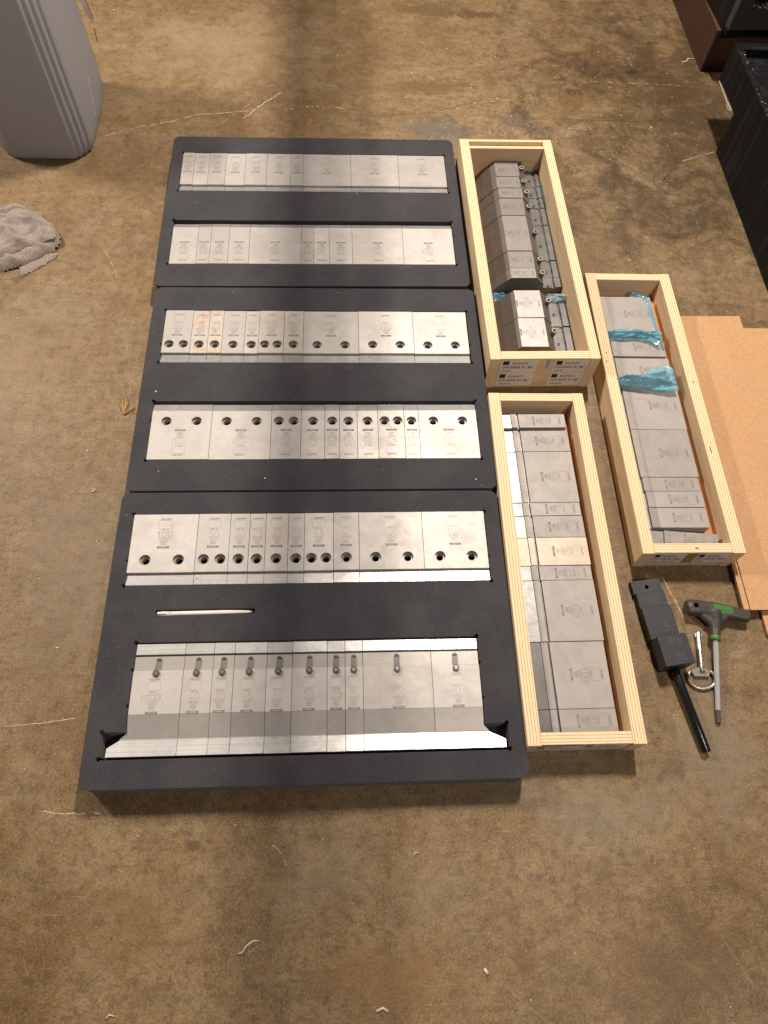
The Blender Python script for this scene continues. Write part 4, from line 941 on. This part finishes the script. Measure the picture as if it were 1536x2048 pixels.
# ------------------------------------------------------------ rag
def in_poly(p, poly):
    r = False; j = len(poly) - 1
    for i in range(len(poly)):
        if (poly[i][1] > p[1]) != (poly[j][1] > p[1]) and p[0] < (poly[j][0] - poly[i][0]) * (p[1] - poly[i][1]) / (poly[j][1] - poly[i][1]) + poly[i][0]: r = not r
        j = i
    return r
def edist(p, poly):
    best = 1e9
    for i in range(len(poly)):
        a = Vector(poly[i]); b = Vector(poly[(i + 1) % len(poly)]); q = Vector(p); ab = b - a
        f = max(0, min(1, (q - a).dot(ab) / ab.length_squared)); best = min(best, (q - a - ab * f).length)
    return best
def cloth_layer(mb, poly, z0, h, amp, seed, step=3.0):
    xs = [p[0] for p in poly]; ys = [p[1] for p in poly]; idx = {}; vs = []; bot = []
    nx = int((max(xs) - min(xs)) / step) + 2; ny = int((max(ys) - min(ys)) / step) + 2
    for i in range(nx):
        for j in range(ny):
            p = (min(xs) + i * step + noise.noise(Vector((i * .3, j * .3, seed))) * 2, min(ys) + j * step + noise.noise(Vector((i * .3, j * .3, seed + 8))) * 2)
            if in_poly(p, poly):
                d = edist(p, poly)
                n = (0.45 - abs(noise.noise(Vector((p[0] * .016 + p[1] * .010, p[1] * .030 - p[0] * .008, seed)))) * 2.6) + noise.noise(Vector((p[0] * .05, p[1] * .07, seed + 3))) * .45 + noise.noise(Vector((p[0] * .2, p[1] * .2, seed + 3))) * .12
                cr = math.sin(p[0] * .030 + p[1] * .055 + 2.2 * noise.noise(Vector((p[0] * .012, p[1] * .012, seed + 20)))); n += 0.9 * (1 - abs(cr)) ** 2 - .3
                idx[(i, j)] = len(vs); vs.append((p[0], p[1], z0 + h * (1 - math.exp(-d / 7)) + amp * n * min(1, d / 15)))
    fs = []
    for (i, j), a in idx.items():
        q = [(i, j), (i + 1, j), (i + 1, j + 1), (i, j + 1)]
        if all(k in idx for k in q): fs.append([idx[k] for k in q])
    mb.add(vs, fs)
    # bottom copy so that it has thickness
    mb.add([(x, y, z0 - 0.5) for x, y, z in vs], [f[::-1] for f in fs])
t = thing('rag', 'crumpled grey-beige terry rag lying on the floor at the left edge', 'rag', (-300, 1030, 0), 0)
lay = [([(-420, 1095), (-345, 1098), (-312, 1126), (-296, 1132), (-284, 1118), (-262, 1112), (-252, 1096), (-232, 1080), (-214, 1052), (-209, 1028), (-216, 1002), (-236, 985), (-262, 966), (-300, 952), (-420, 950)], 0.5, 16, 7, 1.0),
       ([(-420, 1010), (-230, 1010), (-210, 1004), (-208, 996), (-226, 972), (-250, 952), (-262, 940), (-270, 938), (-280, 962), (-420, 958)], 0.3, 5, 2, 4.0),
       ([(-420, 1080), (-330, 1092), (-290, 1088), (-258, 1090), (-236, 1072), (-218, 1048), (-213, 1026), (-232, 1010), (-262, 1000), (-290, 978), (-330, 966), (-420, 962)], 15, 13, 9, 9.0),
       ([(-420, 1112), (-352, 1112), (-318, 1136), (-303, 1130), (-290, 1118), (-330, 1100), (-420, 1088)], 6, 12, 3, 12.0)]
for k, (poly, z0, h, amp, sd) in enumerate(lay):
    mb = MB(); cloth_layer(mb, [(x + 300, y - 1030) for x, y in poly], z0, h, amp, sd)
    link('fold', mb.mesh('fold', M['cloth'], smooth=True), t)
mb = MB()
for k in range(26):
    x = random.uniform(22, 44) if k < 18 else random.uniform(-12, 5); y = -88 + (x - 30) * .9 + random.uniform(-3, 3) if k < 18 else -74
    L = random.uniform(6, 18); a = rad(random.uniform(225, 275)); pts = [(x, y, 3)]
    for q in range(4): a += random.uniform(-.5, .5); pts.append((pts[-1][0] + math.cos(a) * L / 4, pts[-1][1] + math.sin(a) * L / 4, max(.6, 3 - q)))
    mb.tube(pts, 0.45, 4)
fr = link('fringe', mb.mesh('fringe', M['cloth']), t); fr['kind'] = 'stuff'

# ------------------------------------------------------------ dry leaf sprig
t = thing('dry_sprig', 'small dry yellow cedar sprig on the floor left of the trays', 'leaf', (-34, 617, 0), 0)
mb = MB()
for tip, th in [((-10, 26), 1.3), ((-7, 34), 1.6), ((0, 38), 1.4), ((4, 31), 1.3), ((17, 15), 1.5)]:
    p = [(0, 0, 1)]; 
    for q in range(1, 6): f = q / 5; p.append((tip[0] * f + 1.6 * math.sin(f * 3), tip[1] * f, 1 + 3 * math.sin(f * 3.1)))
    mb.tube(p, [th * .5, th, th, th * 1.1, th, th * .3], 6)
    for q in range(1, 6):
        for s in (-1, 1): mb.tube([p[q], (p[q][0] + s * 2.2, p[q][1] + 2.6, p[q][2])], [th * .6, .2], 4)
link('frond', mb.mesh('frond', M['leaf']), t)

# ------------------------------------------------------------ dark things at the upper right
def hollow_bin(parent, x0, x1, y0, y1, z0, z1, wall=9, lip=16, mat=None, name='shell'):
    mb = MB()
    o = [(x0, y0), (x1, y0), (x1, y1), (x0, y1)]; i1 = [(x0 + lip, y0 + lip), (x1 - lip, y0 + lip), (x1 - lip, y1 - lip), (x0 + lip, y1 - lip)]
    dd = min(40, z1 - z0 - 3)
    mb.loft([[(*p, z0) for p in o], [(*p, z1 - 5) for p in o], [(*p, z1) for p in o], [(*p, z1) for p in [(x0 + 3, y0 + 3), (x1 - 3, y0 + 3), (x1 - 3, y1 - 3), (x0 + 3, y1 - 3)]],
             [(*p, z1 - 3) for p in [(x0 + 4, y0 + 4), (x1 - 4, y0 + 4), (x1 - 4, y1 - 4), (x0 + 4, y1 - 4)]], [(*p, z1 - 3) for p in i1], [(*p, z1 - dd) for p in i1]], False)
    mb.add([(*p, z0) for p in o], [(0, 1, 2, 3)]); mb.add([(*p, z1 - dd) for p in i1], [(0, 1, 2, 3)])
    return link(name, mb.mesh(name, mat or M['crate'], bevel=1.2, segs=2), parent)
t = thing('black_crate', 'heavy scuffed black plastic crate at the right edge of the floor', 'plastic crate', (1208, 780, 0), 0)
hollow_bin(t, 0, 420, 0, 700, 140.2, 164)
mb = MB(); side = [(0, .5), (560, .5), (572, 12), (572, 88), (700, 88), (700, 140), (0, 140)]
mb.loft([[(x, y, z) for y, z in side] for x in (0, 400)], True); link('lower_body', mb.mesh('lower_body', M['crate'], bevel=2.5, segs=2), t)
t = thing('steel_beam', 'rusty brown steel beam lying on the floor at the top right', 'steel beam', (1244, 1650, 0), 0)
mb = MB(); mb.box(0, 300, 0, 900, 0.5, 11); mb.box(0, 14, 0, 900, 11.2, 98); mb.box(14.2, 60, 0.5, 900, 84, 98); mb.box(14.2, 300, 0.3, 12, 11.2, 80)
link('web', mb.mesh('web', M['rust'], bevel=1.0), t)
t = thing('black_bin', 'black plastic bin with pale debris, behind the big black crate', 'plastic bin', (1254, 1623, 100), rad(4), None)
slate = simple('dark_slate_plastic', (0.035, 0.035, 0.042), 0.5)
hollow_bin(t, 0, 400, 22.2, 500, 12, 520, mat=M['crate'])
mb = MB(); mb.box(0, 400, 0, 22, 12, 57); mb.box(0, 36, 0, 22, 57.1, 520); mb.box(36.1, 400, -2, 0, 54, 58.5)
link('front_frame', mb.mesh('front_frame', slate, bevel=1.5), t)
mb = MB()
for _ in range(26):
    R_ = Matrix.Translation((random.uniform(36, 90), random.uniform(1, 20), 57.3)) @ Matrix.Rotation(random.uniform(0, 3), 4, 'Z'); q_ = random.uniform(1.2, 5)
    mb.box(-q_ / 2, q_ / 2, -q_ / 3, q_ / 3, 0, q_ / 2.5, 0, R_)
link('debris', mb.mesh('debris', M['chip'], bevel=.3), t)['kind'] = 'stuff'
mb = MB(); mb.box(0.2, 46, 0.2, 60, 0, 11.9); link('foot', mb.mesh('foot', M['crate'], bevel=1.5), t)
mb = MB(); mb.loft([[(x, 0, 1), (x, -70, -1), (x, -84, -7), (x, -104, -2), (x, -108, 4), (x, -84, 3), (x, -70, 1.6), (x, 0, 2.4)] for x in (0, -1.5)], True)
tag(link('wood_splinter', mb.mesh('wood_splinter', M['splinter'], bevel=.2), None, (1207.6, 1470, 85)), 'long pale wood splinter stuck along the lower edge of the black crate', 'splinter')

# ------------------------------------------------------------ shavings and dust
def shaving(label, x, y, pts, r=0.9):
    mb = MB(); mb.tube([(a, b, 1.2 + c) for a, b, c in pts], r, 6, sy=.5)
    tag(link('wood_shaving', mb.mesh('wood_shaving', M['chip'], smooth=True), None, (x, y, 0)), label, 'wood shaving', 'single pale shavings on the bare floor')
shaving('long curved white shaving on the open floor in front of the trays', 227, -184, [(-14, -7, 0), (-10, -7, .5), (-4, 1, 2), (4, 6, 3), (12, 6, 1)])
shaving('small hooked white shaving left of the nearest foam tray', -64, 466, [(-3, -1, 0), (1, -1, 1), (4, 4, 1)], 0.8)
shaving('flat pale chip at the bottom edge of the picture, left of centre', 391, -257, [(-8, 0, 0), (0, 3, 0), (7, -1, 0)], 1.5)
shaving('short pale chip at the bottom, below the gauge block side', 521, -221, [(-2, 3, 0), (0, 0, 0), (2, -3, 0)], 2.0)
shaving('thin wavy white shaving at the lower left corner', 65, -250, [(-6, -2, 0), (-1, 2, 1), (5, 0, 0)], 0.8)
shaving('curly white shaving beside the rusty steel beam', 1228, 1690, [(-22, -4, 0), (-12, -3, 1), (-4, 8, 2), (12, 10, 1)], 1.2)
shaving('white curl on the floor in front of the trays, right of centre', 440, -87, [(-3, -2, 0), (-1, 2, 1), (3, 2, 1)], 0.8)
M['dust'] = simple('pale_sawdust', (0.66, 0.57, 0.43), 0.8)
mb = MB(); random.seed(11)
def chip(x, y, z, s):
    a = random.uniform(0, 6.28); l = s * random.uniform(.6, 2.0); w = s * random.uniform(.35, .8)
    R = Matrix.Translation((x, y, z)) @ Matrix.Rotation(a, 4, 'Z'); mb.box(-l / 2, l / 2, -w / 2, w / 2, 0, s * 0.3, 0, R)
def zat(x, y):
    if 0 < x < 593 and 0 < y < 1300: return 42.1
    if 595 < x < 800 and 30 < y < 1265: return None
    if 800 < x < 990 and 310 < y < 920: return None
    if 965 < x and 195 < y < 850: return None
    if x > 1200 and y > 700: return None
    if -400 < x < -185 and 930 < y < 1560: return None
    return 0.2
n = 0
while n < 1150:
    r = random.random()
    if r < 0.45: x, y = random.gauss(760, 190), random.gauss(1480, 150)
    elif r < .60: x, y = random.uniform(790, 1220), random.uniform(850, 1500)
    elif r < .93: x, y = random.uniform(-520, 1100), random.uniform(-320, 1950)
    else: x, y = random.uniform(5, 590), random.uniform(5, 1295)
    z = zat(x, y)
    if z is None: continue
    if z > 40 and random.random() < 0.72: continue
    chip(x, y, z, min(3.2, 0.55 + random.expovariate(2.2))); n += 1
for cx, cy, sd, k in [(710, 1700, 28, 110), (800, 1530, 12, 60), (640, 1420, 40, 90), (745, 1520, 40, 60), (860, 1180, 20, 30)]:
    for _ in range(k): chip(random.gauss(cx, sd), random.gauss(cy, sd), 0.2, random.uniform(.5, 1.6))
for _ in range(36): chip(random.uniform(632, 770), random.uniform(740, 1240), 50.4 if random.random() < .3 else 26.5, random.uniform(.5, 1.0))
for _ in range(26): chip(random.uniform(862, 935), random.uniform(380, 860), 30.4, random.uniform(.5, 1.2))
for _ in range(40): chip(random.uniform(1212, 1225), random.uniform(900, 1480), 161.5, random.uniform(.8, 2.2))
for _ in range(26): chip(random.uniform(1262, 1400), random.uniform(1628, 1645), 164.5, random.uniform(1.5, 3))
tag(link('sawdust', mb.mesh('sawdust', M['dust'])), 'scattered pale sawdust and tiny wood chips over floor and trays', 'sawdust', kind='stuff')
